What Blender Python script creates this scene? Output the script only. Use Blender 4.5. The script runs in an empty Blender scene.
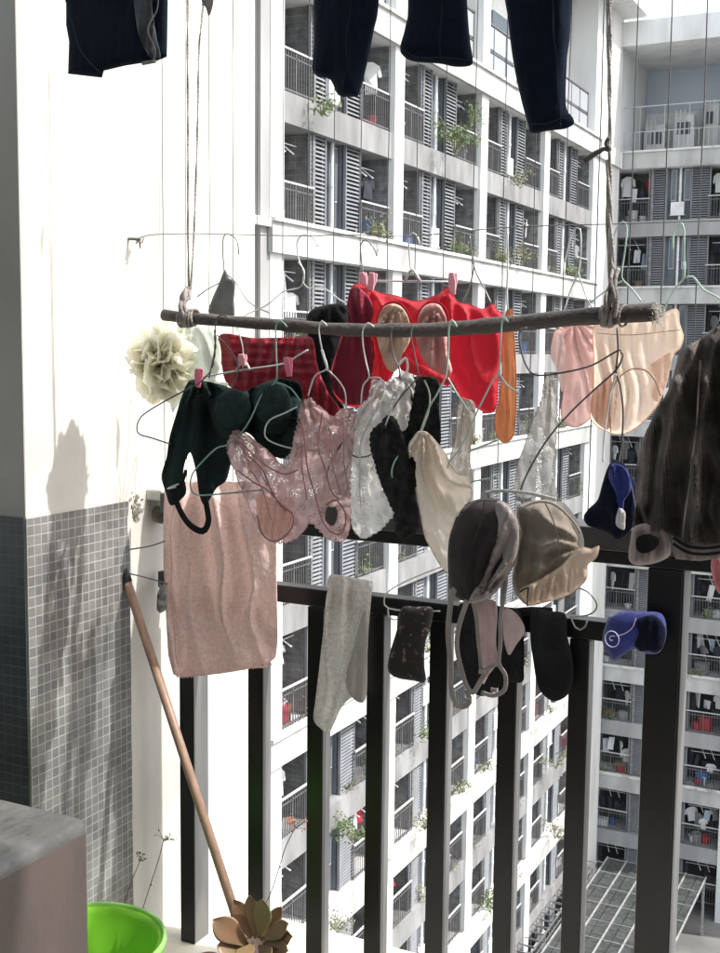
import bpy, bmesh, math, random
from mathutils import Vector, noise, Matrix
from mathutils.geometry import delaunay_2d_cdt
random.seed(7)
D=bpy.data; SC=bpy.context.scene; COL=SC.collection
# ------------------------------------------------------------------ camera model
F=1180.; AZ=math.radians(26.6); PI_=math.radians(6.19); RO=.011
FW=Vector((-math.sin(AZ)*math.cos(PI_),math.cos(AZ)*math.cos(PI_),-math.sin(PI_)))
R0=Vector((math.cos(AZ),math.sin(AZ),0)); U0=R0.cross(FW)
RT=R0*math.cos(RO)+U0*math.sin(RO); UP=U0*math.cos(RO)-R0*math.sin(RO)
CP=Vector((0,0,1.6))
def ray(px,py): return FW+RT*((px-360)/F)+UP*((476.5-py)/F)
def at(px,py,X=None,Y=None,Z=None):
    d=ray(px,py)
    t=(X-CP.x)/d.x if X is not None else (Y-CP.y)/d.y if Y is not None else (Z-CP.z)/d.z
    return CP+d*t
cam=D.cameras.new('camera'); co=D.objects.new('camera',cam); COL.objects.link(co)
M=Matrix((RT,UP,-FW)).transposed().to_4x4(); M.translation=CP
co.matrix_world=M; cam.sensor_fit='HORIZONTAL'; cam.sensor_width=36; cam.lens=36*F/720
cam.clip_start=.05; cam.clip_end=2000; SC.camera=co
# ------------------------------------------------------------------ objects
def tag(o,label=None,cat=None,group=None,kind=None):
    if label: o['label']=label
    if cat: o['category']=cat
    if group: o['group']=group
    if kind: o['kind']=kind
    return o
def link(name,me,mat,parent=None,smooth=False):
    o=D.objects.new(name,me); COL.objects.link(o)
    for m in (mat if isinstance(mat,(list,tuple)) else [mat]): me.materials.append(m)
    if smooth:
        for p in me.polygons: p.use_smooth=True
    if parent: o.parent=parent
    return o
def empty(name,loc=(0,0,0),rz=0,parent=None):
    o=D.objects.new(name,None); COL.objects.link(o); o.location=loc; o.rotation_euler=(0,0,rz); o.empty_display_size=.1
    if parent: o.parent=parent
    return o
class MB:
    def __init__(s): s.v=[]; s.f=[]; s.m=[]
    def add(s,v,f,m=0):
        n=len(s.v); s.v+= [tuple(p) for p in v]; s.f+=[tuple(i+n for i in q) for q in f]; s.m+=[m]*len(f)
    def box(s,x0,x1,y0,y1,z0,z1,m=0):
        s.add([(x0,y0,z0),(x1,y0,z0),(x1,y1,z0),(x0,y1,z0),(x0,y0,z1),(x1,y0,z1),(x1,y1,z1),(x0,y1,z1)],
              [(0,3,2,1),(4,5,6,7),(0,1,5,4),(1,2,6,5),(2,3,7,6),(3,0,4,7)],m)
    def bar(s,a,b,r,n=6,m=0,r2=None):
        s.tube([a,b],r,n,m,ends=(r,r2 if r2 is not None else r))
    def tube(s,pts,r,n=6,m=0,ends=None,flat=1.0,closed=False,radii=None):
        pts=[Vector(p) for p in pts]; N=len(pts); V=[];Fc=[]
        ref=None
        for i,p in enumerate(pts):
            if closed: t=pts[(i+1)%N]-pts[i-1]
            else: t=pts[min(i+1,N-1)]-pts[max(i-1,0)]
            if t.length<1e-9: t=Vector((0,0,1))
            t.normalize()
            if ref is None: ref=Vector((0,0,1)) if abs(t.z)<.9 else Vector((0,1,0))
            a=ref-t*ref.dot(t)
            if a.length<1e-4: a=t.orthogonal()
            a.normalize(); b=t.cross(a); ref=a
            rr=radii[i] if radii else (r if not ends else ends[0]+(ends[1]-ends[0])*i/max(1,N-1))
            for k in range(n):
                an=2*math.pi*k/n; V.append(p+a*(rr*math.cos(an))+b*(rr*flat*math.sin(an)))
        for i in range(N if closed else N-1):
            j=(i+1)%N
            for k in range(n): Fc.append((i*n+k,i*n+(k+1)%n,j*n+(k+1)%n,j*n+k))
        if not closed: Fc.append(tuple(range(n-1,-1,-1))); Fc.append(tuple((N-1)*n+k for k in range(n)))
        s.add(V,Fc,m)
    def mesh(s,name):
        me=D.meshes.new(name); me.from_pydata(s.v,[],s.f)
        for p,m in zip(me.polygons,s.m): p.material_index=m
        me.update(); return me
    def build(s,name,mat,parent=None,smooth=False): return link(name,s.mesh(name),mat,parent,smooth)
def crom(pts,step=4.,closed=False):
    """smooth 2-D/3-D polyline"""
    P=[Vector(p) for p in pts]; n=len(P); out=[]
    if n<3 and not closed: return P
    for i in range(n if closed else n-1):
        if closed: p0,p1,p2,p3=P[i-1],P[i],P[(i+1)%n],P[(i+2)%n]
        else: p0,p1,p2,p3=P[max(i-1,0)],P[i],P[i+1],P[min(i+2,n-1)]
        k=max(1,int((p2-p1).length/step))
        for j in range(k):
            t=j/k
            out.append(.5*((2*p1)+(p2-p0)*t+(2*p0-5*p1+4*p2-p3)*t*t+(3*p1-p0-3*p2+p3)*t**3))
    if not closed: out.append(P[-1])
    return out
def dup(root,loc=None,rz=None,label=None,sc=None):
    r=root.copy(); COL.objects.link(r)
    if loc is not None: r.location=loc
    if rz is not None: r.rotation_euler=(0,0,rz)
    if label: r['label']=label
    if sc: r.scale=sc
    for ch in root.children:
        c=ch.copy(); COL.objects.link(c); c.parent=r
    return r
# ------------------------------------------------------------------ materials
def mat(name,c,c2=None,ns=8.,rough=.7,metal=0.,bump=0.,bs=60.,trans=0.,sheen=0.,spec=None,detail=4,cmin=.35,cmax=.65,stretch=None,alpha=None,trc=None,crease=0.):
    m=D.materials.new(name); m.use_nodes=True; nt=m.node_tree; N=nt.nodes; L=nt.links
    b=N['Principled BSDF']; out=N['Material Output']
    b.inputs['Base Color'].default_value=(*c,1); b.inputs['Roughness'].default_value=rough; b.inputs['Metallic'].default_value=metal
    if spec is not None: b.inputs['Specular IOR Level'].default_value=spec
    if sheen: b.inputs['Sheen Weight'].default_value=sheen
    tc=N.new('ShaderNodeTexCoord'); vec=tc.outputs['Object']
    if stretch:
        mp=N.new('ShaderNodeMapping'); mp.inputs['Scale'].default_value=stretch; L.new(vec,mp.inputs['Vector']); vec=mp.outputs['Vector']
    colout=None
    if c2:
        n=N.new('ShaderNodeTexNoise'); n.inputs['Scale'].default_value=ns; n.inputs['Detail'].default_value=detail; L.new(vec,n.inputs['Vector'])
        r=N.new('ShaderNodeValToRGB'); r.color_ramp.elements[0].position=cmin; r.color_ramp.elements[1].position=cmax
        r.color_ramp.elements[0].color=(*c,1); r.color_ramp.elements[1].color=(*c2,1)
        L.new(n.outputs['Fac'],r.inputs['Fac']); L.new(r.outputs['Color'],b.inputs['Base Color']); colout=r.outputs['Color']
    if bump:
        n=N.new('ShaderNodeTexNoise'); n.inputs['Scale'].default_value=bs; n.inputs['Detail'].default_value=3; L.new(tc.outputs['Object'],n.inputs['Vector'])
        bp=N.new('ShaderNodeBump'); bp.inputs['Strength'].default_value=bump; bp.inputs['Distance'].default_value=.01 if not crease else .002
        L.new(n.outputs['Fac'],bp.inputs['Height'])
        if crease:   # sharp wrinkles pressed into the cloth
            mp2=N.new('ShaderNodeMapping'); mp2.inputs['Scale'].default_value=(1.6,1,.35); mp2.inputs['Rotation'].default_value=(0,.35,0); L.new(tc.outputs['Object'],mp2.inputs['Vector'])
            n3=N.new('ShaderNodeTexNoise'); n3.inputs['Scale'].default_value=16; n3.inputs['Detail'].default_value=2; n3.inputs['Distortion'].default_value=.8; L.new(mp2.outputs[0],n3.inputs['Vector'])
            ab=N.new('ShaderNodeMath'); ab.operation='SUBTRACT'; ab.inputs[1].default_value=.5; L.new(n3.outputs['Fac'],ab.inputs[0])
            a2=N.new('ShaderNodeMath'); a2.operation='ABSOLUTE'; L.new(ab.outputs[0],a2.inputs[0])
            b2=N.new('ShaderNodeBump'); b2.invert=True; b2.inputs['Strength'].default_value=crease; b2.inputs['Distance'].default_value=.03; L.new(a2.outputs[0],b2.inputs['Height']); L.new(bp.outputs['Normal'],b2.inputs['Normal']); bp=b2
        L.new(bp.outputs['Normal'],b.inputs['Normal'])
    last=b.outputs['BSDF']
    if trans:
        t=N.new('ShaderNodeBsdfTranslucent'); mx=N.new('ShaderNodeMixShader'); mx.inputs[0].default_value=trans
        if colout is not None and not trc: L.new(colout,t.inputs['Color'])
        else: t.inputs['Color'].default_value=(*(trc or c),1)
        if crease: L.new(bp.outputs['Normal'],t.inputs['Normal'])
        L.new(last,mx.inputs[1]); L.new(t.outputs[0],mx.inputs[2]); last=mx.outputs[0]
    if alpha:   # (scale, threshold low, high, amount) a woven openwork pattern
        v=N.new('ShaderNodeTexVoronoi'); v.feature='DISTANCE_TO_EDGE'; v.inputs['Scale'].default_value=alpha[0]; L.new(tc.outputs['Object'],v.inputs['Vector'])
        r=N.new('ShaderNodeMapRange'); r.inputs['From Min'].default_value=alpha[1]; r.inputs['From Max'].default_value=alpha[2]
        r.inputs['To Min'].default_value=0; r.inputs['To Max'].default_value=alpha[3]; L.new(v.outputs['Distance'],r.inputs['Value'])
        nz=N.new('ShaderNodeTexNoise'); nz.inputs['Scale'].default_value=28; L.new(tc.outputs['Object'],nz.inputs['Vector'])
        rr=N.new('ShaderNodeMapRange'); rr.inputs['From Min'].default_value=.42; rr.inputs['From Max'].default_value=.58; L.new(nz.outputs['Fac'],rr.inputs['Value'])
        mu=N.new('ShaderNodeMath'); mu.operation='MULTIPLY'; L.new(r.outputs[0],mu.inputs[0]); L.new(rr.outputs[0],mu.inputs[1])
        tr=N.new('ShaderNodeBsdfTransparent'); mx=N.new('ShaderNodeMixShader'); L.new(mu.outputs[0],mx.inputs[0])
        L.new(last,mx.inputs[1]); L.new(tr.outputs[0],mx.inputs[2]); last=mx.outputs[0]
    L.new(last,out.inputs['Surface'])
    return m
def tile_mat(name,c1,c2,grout,w,h,rough=.25,mort=.09,axis='YZ',warp=.0):
    m=D.materials.new(name); m.use_nodes=True; nt=m.node_tree; N=nt.nodes; L=nt.links; b=N['Principled BSDF']
    tc=N.new('ShaderNodeTexCoord'); sp=N.new('ShaderNodeSeparateXYZ'); L.new(tc.outputs['Object'],sp.inputs[0])
    cb=N.new('ShaderNodeCombineXYZ'); L.new(sp.outputs[axis[0]],cb.inputs[0]); L.new(sp.outputs[axis[1]],cb.inputs[1])
    nw=N.new('ShaderNodeTexNoise'); nw.inputs['Scale'].default_value=14; L.new(tc.outputs['Object'],nw.inputs['Vector'])
    mw=N.new('ShaderNodeVectorMath'); mw.operation='MULTIPLY_ADD'; mw.inputs[1].default_value=(warp,)*3; L.new(nw.outputs['Color'],mw.inputs[0]); L.new(cb.outputs[0],mw.inputs[2])
    br=N.new('ShaderNodeTexBrick'); br.offset=0; br.squash=1; br.inputs['Scale'].default_value=1
    br.inputs['Brick Width'].default_value=w; br.inputs['Row Height'].default_value=h; br.inputs['Mortar Size'].default_value=mort*h*.5
    br.inputs['Mortar Smooth'].default_value=.1
    br.inputs['Color1'].default_value=(*c1,1); br.inputs['Color2'].default_value=(*c2,1); br.inputs['Mortar'].default_value=(*grout,1)
    L.new(mw.outputs[0],br.inputs['Vector'])
    n=N.new('ShaderNodeTexNoise'); n.inputs['Scale'].default_value=5; n.inputs['Detail'].default_value=6; L.new(tc.outputs['Object'],n.inputs['Vector'])
    mr=N.new('ShaderNodeMapRange'); mr.inputs['From Min'].default_value=.3; mr.inputs['From Max'].default_value=.7; mr.inputs['To Min'].default_value=.6; mr.inputs['To Max'].default_value=1.25
    L.new(n.outputs['Fac'],mr.inputs['Value'])
    mx=N.new('ShaderNodeMix'); mx.data_type='RGBA'; mx.blend_type='MULTIPLY'; mx.inputs[0].default_value=1
    L.new(br.outputs['Color'],mx.inputs[6]); L.new(mr.outputs[0],mx.inputs[7]); L.new(mx.outputs[2],b.inputs['Base Color'])
    b.inputs['Roughness'].default_value=rough
    bp=N.new('ShaderNodeBump'); bp.inputs['Strength'].default_value=.5; bp.inputs['Distance'].default_value=.002; bp.invert=True
    L.new(br.outputs['Fac'],bp.inputs['Height']); L.new(bp.outputs['Normal'],b.inputs['Normal'])
    return m
m_white=mat('white_paint',(.70,.70,.69),(.48,.48,.46),ns=1.1,rough=.8,stretch=(1,1,.22),cmin=.48,cmax=.8,detail=9)
m_band=mat('grey_paint_and_shade',(.36,.36,.36),(.27,.27,.27),ns=1.2,rough=.8,stretch=(1,1,.3))
m_pale=mat('pale_grey_paint',(.29,.295,.30),(.17,.17,.17),ns=1.3,rough=.85,stretch=(1,1,.3))
m_front=mat('weathered_band',(.50,.50,.49),(.30,.30,.29),ns=1.3,rough=.85,stretch=(1,1,.3),detail=8,cmin=.42,cmax=.72)
m_sill=mat('stained_render',(.60,.59,.57),(.26,.25,.23),ns=2.5,rough=.9,cmin=.5,cmax=.75,bump=.3,bs=8)
m_louv=mat('louvre_grey',(.15,.16,.175),(.20,.21,.225),ns=1.5,rough=.6)
m_serv=mat('service_wall',(.15,.165,.185),(.10,.11,.125),ns=1,rough=.8)
m_glass=mat('window_glass',(.10,.13,.16),rough=.1,spec=.8)
m_rail=mat('balcony_rail',(.13,.13,.135),(.09,.09,.09),ns=3,rough=.5)
m_railw=mat('balcony_rail_white',(.46,.46,.46),rough=.5)
m_pvc=mat('white_pipe',(.75,.76,.76),(.6,.61,.62),ns=2,rough=.5)
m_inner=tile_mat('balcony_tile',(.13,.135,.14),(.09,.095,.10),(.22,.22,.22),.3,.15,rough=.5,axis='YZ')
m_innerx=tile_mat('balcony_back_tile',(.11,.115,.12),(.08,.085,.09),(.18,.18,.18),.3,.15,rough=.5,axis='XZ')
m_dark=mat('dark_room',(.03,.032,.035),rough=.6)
m_cream=mat('cream_render',(.68,.665,.59),(.58,.565,.49),ns=.6,rough=.85,bump=.1,bs=6)
# ------------------------------------------------------------------ world, sun
w=D.worlds.new('World'); SC.world=w; w.use_nodes=True; nt=w.node_tree
sky=nt.nodes.new('ShaderNodeTexSky'); sky.sky_type='NISHITA'; sky.sun_disc=False
SUN=Vector((.75,.16,.95)).normalized()
el=math.asin(SUN.z); azn=math.atan2(SUN.x,SUN.y)
sky.sun_elevation=el; sky.sun_rotation=azn; sky.air_density=1.3; sky.dust_density=6; sky.altitude=50
bg=nt.nodes['Background']; bg.inputs['Strength'].default_value=.15; wm=nt.nodes.new('ShaderNodeMix'); wm.data_type='RGBA'; wm.inputs[0].default_value=.55; wm.inputs[7].default_value=(4.3,4.75,5.15,1)
nt.links.new(sky.outputs[0],wm.inputs[6]); nt.links.new(wm.outputs[2],bg.inputs[0])
sl=D.lights.new('sun','SUN'); sl.energy=2.2; sl.angle=math.radians(.9); sl.color=(1,.975,.945)
so=D.objects.new('sun',sl); COL.objects.link(so); so.rotation_euler=(-SUN).to_track_quat('-Z','Y').to_euler(); so.location=(5,5,20)
SC.view_settings.view_transform='Standard'; SC.view_settings.look='None'; SC.view_settings.exposure=1.4; SC.view_settings.gamma=1
SC.render.engine='CYCLES'
try:
    SC.cycles.max_bounces=8; SC.cycles.diffuse_bounces=4; SC.cycles.transparent_max_bounces=16
except Exception: pass
# ================================================================== BUILDINGS
U=[9.75,6.75,3.74,.76,-2.27,-5.30,-8.38,-11.15,-13.85,-16.5,-19.1,-21.9]
BH=.70; PW=.6; BAY=5.95; PITCH=PW+BAY; GZ=-24.6
def railing(x0,x1,h=1.02,glass=False):
    r=MB(); z=0
    r.box(x0,x1,.33,.38,h-.045,h,1)
    r.box(x0,x1,.345,.375,.06,.10,0)
    r.box(x0,x1,.35,.37,h-.20,h-.17,0)
    n=int((x1-x0)/.125)
    for i in range(n+1):
        x=x0+.03+(x1-x0-.06)*i/n; wd=.022 if i in(0,n,n//2) else .009
        r.box(x-wd,x+wd,.35,.37,.0,h-.046,0)
    return r.mesh('balcony_railing')
def louvre(x0,x1,h):
    r=MB(); n=22
    r.box(x0,x0+.05,.42,.50,0,h); r.box(x1-.05,x1,.42,.50,0,h); r.box(x0+.05,x1-.05,.52,.54,0,h,1)
    for i in range(n):
        z=h*(i+.1)/n; d=h/n
        a=z+.01; t=z+d*.60
        r.add([(x0+.05,.425,a),(x1-.05,.425,a),(x1-.05,.45,t),(x0+.05,.45,t),(x0+.05,.44,a),(x1-.05,.44,a),(x1-.05,.465,t),(x0+.05,.465,t)],
              [(0,1,2,3),(7,6,5,4),(0,4,5,1),(1,5,6,2),(2,6,7,3),(3,7,4,0)])
    return r.mesh('louvre_panel')
def recess(x0,x1,h,door=None):
    r=MB()
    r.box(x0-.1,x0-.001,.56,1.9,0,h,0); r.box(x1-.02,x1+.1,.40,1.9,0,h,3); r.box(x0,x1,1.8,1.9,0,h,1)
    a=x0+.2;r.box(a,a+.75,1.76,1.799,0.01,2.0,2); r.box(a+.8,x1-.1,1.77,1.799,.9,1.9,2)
    return r.mesh('balcony_wall')
def service(h,ac):
    r=MB()
    r.box(2.5,3.5,.66,.76,0,h,0); r.box(2.4,2.499,.545,1.0,0,h,0); r.box(3.501,3.6,.545,1.0,0,h,0)
    r.box(2.60,2.78,.63,.659,.9,h-.1,1); r.box(3.18,3.40,.63,.659,.9,h-.1,1)
    r.box(2.57,2.81,.64,.658,.86,h-.06,2); r.box(3.15,3.43,.64,.658,.86,h-.06,2)
    return r.mesh('window_wall')
def acbox():
    r=MB(); r.box(2.62,3.2,.45,.80,0,.55); r.box(2.58,3.24,.43,.82,-.04,-.002)
    for i in range(8): r.box(2.66,3.16,.44,.449,.06+i*.055,.085+i*.055)
    return r.mesh('air_conditioner')
H0=2.28
MESH=dict(ra=railing(.05,1.70),rb=railing(4.25,5.93),la=louvre(1.62,2.45,H0),lb=louvre(3.5,4.35,H0),
          wa=recess(0,1.75,H0),wb=recess(4.2,5.95,H0),sv=service(H0,0),ac=acbox())
def mm(me,*ms):
    for m in ms: me.materials.append(m)
mm(MESH['ra'],m_rail,m_railw);mm(MESH['rb'],m_rail,m_railw);mm(MESH['la'],m_louv,m_dark);mm(MESH['lb'],m_louv,m_dark)
m_lin=tile_mat('balcony_side_tile',(.20,.20,.20),(.15,.15,.15),(.28,.28,.28),.3,.15,rough=.5,axis='YZ')
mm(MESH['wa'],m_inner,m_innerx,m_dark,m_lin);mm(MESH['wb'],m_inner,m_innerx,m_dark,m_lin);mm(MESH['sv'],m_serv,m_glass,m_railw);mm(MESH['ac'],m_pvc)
pp=MB(); pp.bar((3.0,.55,-.72),(3.0,.55,H0),.055,8); pp.bar((3.0,.55,1.2),(3.0,.55,1.3),.07,8); MESH['dp']=pp.mesh('drainpipe'); mm(MESH['dp'],m_pvc)
def bracket(x0,x1):
    r=MB(); xm=(x0+x1)/2
    for dx in (-.35,.05): r.bar((xm+dx,1.2,H0-.02),(xm+dx+.38,.65,H0-.55),.022,5)
    r.bar((x0+.1,.75,H0-.32),(x1-.1,.75,H0-.32),.014,5)
    return r.mesh('drying_bracket')
MESH['ba']=bracket(0,1.6); MESH['bb']=bracket(4.35,5.9); mm(MESH['ba'],m_pvc); mm(MESH['bb'],m_pvc)
NM=dict(ba='drying_bracket',bb='drying_bracket',ra='balcony_railing',rb='balcony_railing',la='louvre_panel',lb='louvre_panel',wa='balcony_wall',wb='balcony_wall',sv='window_wall',ac='air_conditioner',dp='drainpipe')
def facade(name,loc,rz,nb,first,label,jobs):
    root=empty(name,loc,rz); tag(root,label,'building')
    L=nb*PITCH
    for b in range(nb+1):
        p=MB(); p.box(b*PITCH-PW,b*PITCH,0,1.9,GZ,17.0 if b<nb else 17.0); p.build('pillar',m_white,root)
    for k in range(first,len(U)):
        z=U[k]; prot=(k%2==0)
        if prot:
            p=MB(); p.box(-PW-.1,L+.1,-.12,-.002,z,z+BH)
            p.box(-PW-.1,L+.1,-.19,-.002,z+BH,z+BH+.09,1); p.build('floor_band',[m_front,m_sill],root)
            for b in range(nb):
                p=MB(); p.box(b*PITCH,b*PITCH+BAY,.0,2.4,z,z+BH-.02); p.build('floor_slab',m_white,root)
        else:
            for b in range(nb):
                p=MB(); p.box(b*PITCH,b*PITCH+BAY,.07,2.4,z,z+BH); p.build('floor_slab',m_band if name=='courtyard_block' else m_pale,root)
    for b in range(nb):
        for k in range(first,len(U)):
            zt=U[k]; zb=(U[k+1] if k+1<len(U) else GZ)+BH
            if not jobs(b,k): continue
            sz=(zt-zb)/H0
            for key in ('ra','la','sv','dp','lb','rb','wa','wb')+(('ba',) if (b+k)%3 else ())+(('bb',) if (b*2+k)%4 else ())+(('ac',) if (b*3+k*2)%5<2 else ()):
                o=D.objects.new(NM[key],MESH[key]); COL.objects.link(o); o.parent=root
                if key=='ac': o.location=(b*PITCH,-.2,zb+(1.0 if (b+k)%2 else .25)); continue
                o.location=(b*PITCH,-.2,zb+.003); o.scale=(1,1,(sz*.995) if key not in('ra','rb') else 1)
                if key in ('ba','bb'): o.location.z=zt-H0; o.scale=(1,1,1)
    # solid mass behind
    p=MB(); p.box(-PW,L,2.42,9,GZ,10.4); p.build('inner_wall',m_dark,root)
    return root
A0=(-14.0,23.9,0)
def jobsA(b,k):
    # storeys well outside what this end of the block can show are left out
    return not (b==0 and k>8)
blkA=facade('apartment_block',A0,math.pi/2,4,0,'long white apartment block with stacked balconies receding on the far side of the court',jobsA)
B0=(-14.4,54.0,0)
blkB=facade('courtyard_block',B0,0,2,0,'shaded blue grey apartment block with dark louvres closing the end of the court',lambda b,k:True)
# penthouse level of the white block
p=MB(); L=4*PITCH
p.box(-PW,L+3.6,-1.1,6,16.2,16.7); p.build('roof',m_white,blkA)
p=MB(); p.box(0,L,1.2,1.35,10.45,16.2); p.build('upper_wall',m_white,blkA)
for b in range(4):
    p=MB(); x=b*PITCH
    p.box(x+.02,x+BAY-.02,.30,.36,12.25,12.31,0); p.box(x+.02,x+BAY-.02,.32,.35,11.4,11.44,0)
    for i in range(6):
        xx=x+.04+(BAY-.1)*i/5; p.box(xx-.025,xx+.025,.31,.35,10.45,12.24,0)
    p.box(x+.06,x+BAY-.06,.325,.335,10.6,11.35,1); p.box(x+.06,x+BAY-.06,.325,.335,11.5,12.2,1)
    p.build('glass_railing',[m_rail,mat('frosted_panel',(.35,.37,.40),rough=.3)] ,blkA)
    q=MB(); q.box(x+.5,x+2.6,1.12,1.198,10.6,13.4); q.box(x+3.2,x+5.4,1.12,1.198,10.6,13.4); q.build('window',m_glass,blkA)
p=MB(); p.box(L,L+3.6,.0,6,GZ,16.2); p.build('end_wall',m_white,blkA)
p=MB(); p.box(L+.01,L+3.6,-.12,-.002,9.75,10.45); p.build('end_band',m_white,blkA)
# left recess of block A beside first pillar
p=MB(); p.box(-PW-1.4,-PW-.01,.9,1.1,GZ,17); p.box(-PW-.4,-PW-.01,.02,.899,GZ,17)
p.build('return_wall',m_band,blkA)  # pillar side turned from the sun, its shade put into the grey
p=MB()
for k in range(0,10,2): p.box(-PW-1.4,-PW-.11,-.1,.89,U[k]+BH-.14,U[k]+BH+.05)
p.build('return_ledge',m_white,blkA)
# court block penthouse
p=MB(); LB=2*PITCH
p.box(-PW,LB,-.6,6,15.0,16.05); p.build('roof',m_white,blkB)
p=MB(); p.box(-PW,.35,.0,5,10.45,15.0); p.build('roof_wall',m_white,blkB)
p=MB(); p.box(LB-1,LB,.0,5,10.45,15.0); p.build('roof_wall',m_white,blkB)
p=MB(); p.box(.36,LB-1.01,4.5,4.7,13.0,15.0,0); p.box(.36,LB-1.01,4.5,4.69,10.45,12.99,1); p.build('sky_screen',[mat('painted_sky',(.50,.54,.62),(.42,.46,.54),ns=.4,rough=.35),m_white],blkB)  # sky tone put into the flat lavender base colour of the upper panel
for (x0,x1,y,z1) in [(.55,1.5,3.6,12.3),(2.0,2.9,3.2,12.6),(3.2,3.9,3.8,13.1),(5.2,7.8,3.4,12.9)]:
    h=MB(); h.box(x0,x1,y,y+.6,10.45,z1,0); h.box(x0+.15,x1-.15,y-.02,y-.001,z1-.9,z1-.35,1)
    for i in range(3): h.bar((x0+.1+i*.2,y-.1,10.45),(x0+.1+i*.2,y-.1,z1+.2),.03,6,0)
    h.build('roof_hut',[m_white,m_serv],blkB)
p=MB(); p.box(-.0,LB,.28,.33,12.5,12.54); p.box(0,LB,.28,.33,11.4,11.43)
for i in range(60): x=i*LB/60; p.box(x,x+.02,.29,.31,10.5,11.4 if i%5 else 12.5)
p.build('roof_railing',m_railw,blkB)
# cream neighbour wall
nb=empty('cream_building',(-12.5,12,0)); tag(nb,'plain cream rendered building wall standing nearest beyond the railing','building')
p=MB(); p.box(-6,0,-9,8.2,GZ,19); p.build('wall',m_cream,nb)
# ground & courtyard
g=MB(); g.box(-900,900,-900,900,GZ-.3,GZ); tag(g.build('ground',mat('ground',(.13,.13,.125),(.2,.2,.19),ns=.4,rough=.95)),kind='structure')
# garage skylight roof in the court
m_can=tile_mat('canopy_sheet',(.075,.08,.08),(.05,.058,.056),(.03,.03,.03),.95,.65,rough=.35,axis='XY')
m_steel=mat('galvanised',(.34,.34,.34),(.22,.22,.22),ns=6,rough=.5)
cn=empty('court_roof',(-11,46,-22)); tag(cn,'flat grey panelled court roof with pale bars at the foot of the blocks','roof')
P=lambda px,py:at(px,py,Z=-22)-Vector((-11,46,-22))
p=MB(); p.box(-2.2,2.3,-18,6.7,-.12,0); c=p.build('roof_panel',m_can,cn)
for i in range(6):
    x=-2.2+i*.9; p=MB(); p.box(x-.03,x+.03,-18,6.75,.003,.07); p.build('glazing_bar',m_steel,cn)
p=MB()
for i in range(16): p.box(-2.2,2.3,6.7-i*1.55,6.73-i*1.55,.002,.03)
p.build('cross_bar',m_steel,cn)
p=MB()
for x in (-2.1,2.2):
    for y in (6.4,0,-6,-12,-17.5): p.box(x,x+.1,y,y+.1,GZ+22,-.125)
p.build('roof_post',m_steel,cn)
tr=empty('ladder_truss',(-14,46,-22)); tag(tr,'dark steel ladder truss lying along the foot of the white block','truss')
p=MB(); m_dsteel=mat('dark_steel',(.10,.105,.11),(.16,.16,.16),ns=5,rough=.6)
for x in (-.1,.62):
    for z in (0,.35): p.box(x,x+.05,-14,5.3,z,z+.05)
for i in range(34):
    y=-14+i*.58
    p.box(-.05,.62,y,y+.04,.01,.04); p.box(-.05,.62,y,y+.04,.36,.39); p.box(-.09,-.06,y,y+.04,.05,.35); p.box(.63,.66,y,y+.04,.05,.35)
for y in (-13.9,-8,-2,5.1):
    for x in (-.08,.63): p.box(x,x+.04,y,y+.05,GZ+22,0)
p.build('chord',m_dsteel,tr)
# ------------------------------------------------------------------ laundry on the far balconies
def garment(kind):
    r=MB()
    if kind=='shirt': P=[(-.12,0),(-.34,-.12),(-.38,-.36),(-.26,-.38),(-.22,-.22),(-.21,-.72),(.21,-.72),(.22,-.2),(.28,-.36),(.39,-.33),(.33,-.10),(.12,0)]
    elif kind=='towel': P=[(-.17,0),(-.18,-.6),(.15,-.62),(.17,0)]
    else: P=[(-.18,0),(-.2,-.55),(-.03,-.56),(0,-.2),(.04,-.55),(.2,-.53),(.18,0)]
    n=len(P); v=[(x,-.02+.03*math.sin(9*x+5*z),z) for x,z in P]+[(x,.02+.03*math.sin(9*x+5*z),z) for x,z in P]
    r.add(v,[tuple(range(n)),tuple(range(2*n-1,n-1,-1))]+[(i,i+n,(i+1)%n+n,(i+1)%n) for i in range(n)])
    return r.mesh('drying_'+kind)
cl_cols={'white':(.8,.8,.8),'pale blue':(.45,.55,.65),'dark':(.04,.045,.06),'red':(.5,.04,.06),'grey':(.3,.3,.31)}
protos={}
for kn in ('shirt','towel','trousers'):
    for cn_,cc in cl_cols.items():
        if cn_ in('red','grey') and kn!='shirt': continue
        me=garment(kn); me.materials.append(mat('laundry_'+cn_.replace(' ','_'),cc,rough=.9,trans=.15)); protos[(kn,cn_)]=me
rnd=random.Random(3)
wh=[('shirt','white'),('towel','white'),('shirt','white'),('trousers','white'),('shirt','pale blue'),('towel','white'),('shirt','dark'),('towel','dark'),('trousers','dark'),('shirt','grey'),('shirt','white'),('towel','white'),('trousers','dark'),('shirt','dark'),('shirt','white'),('towel','pale blue'),('shirt','red')]
cnt=0
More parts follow.
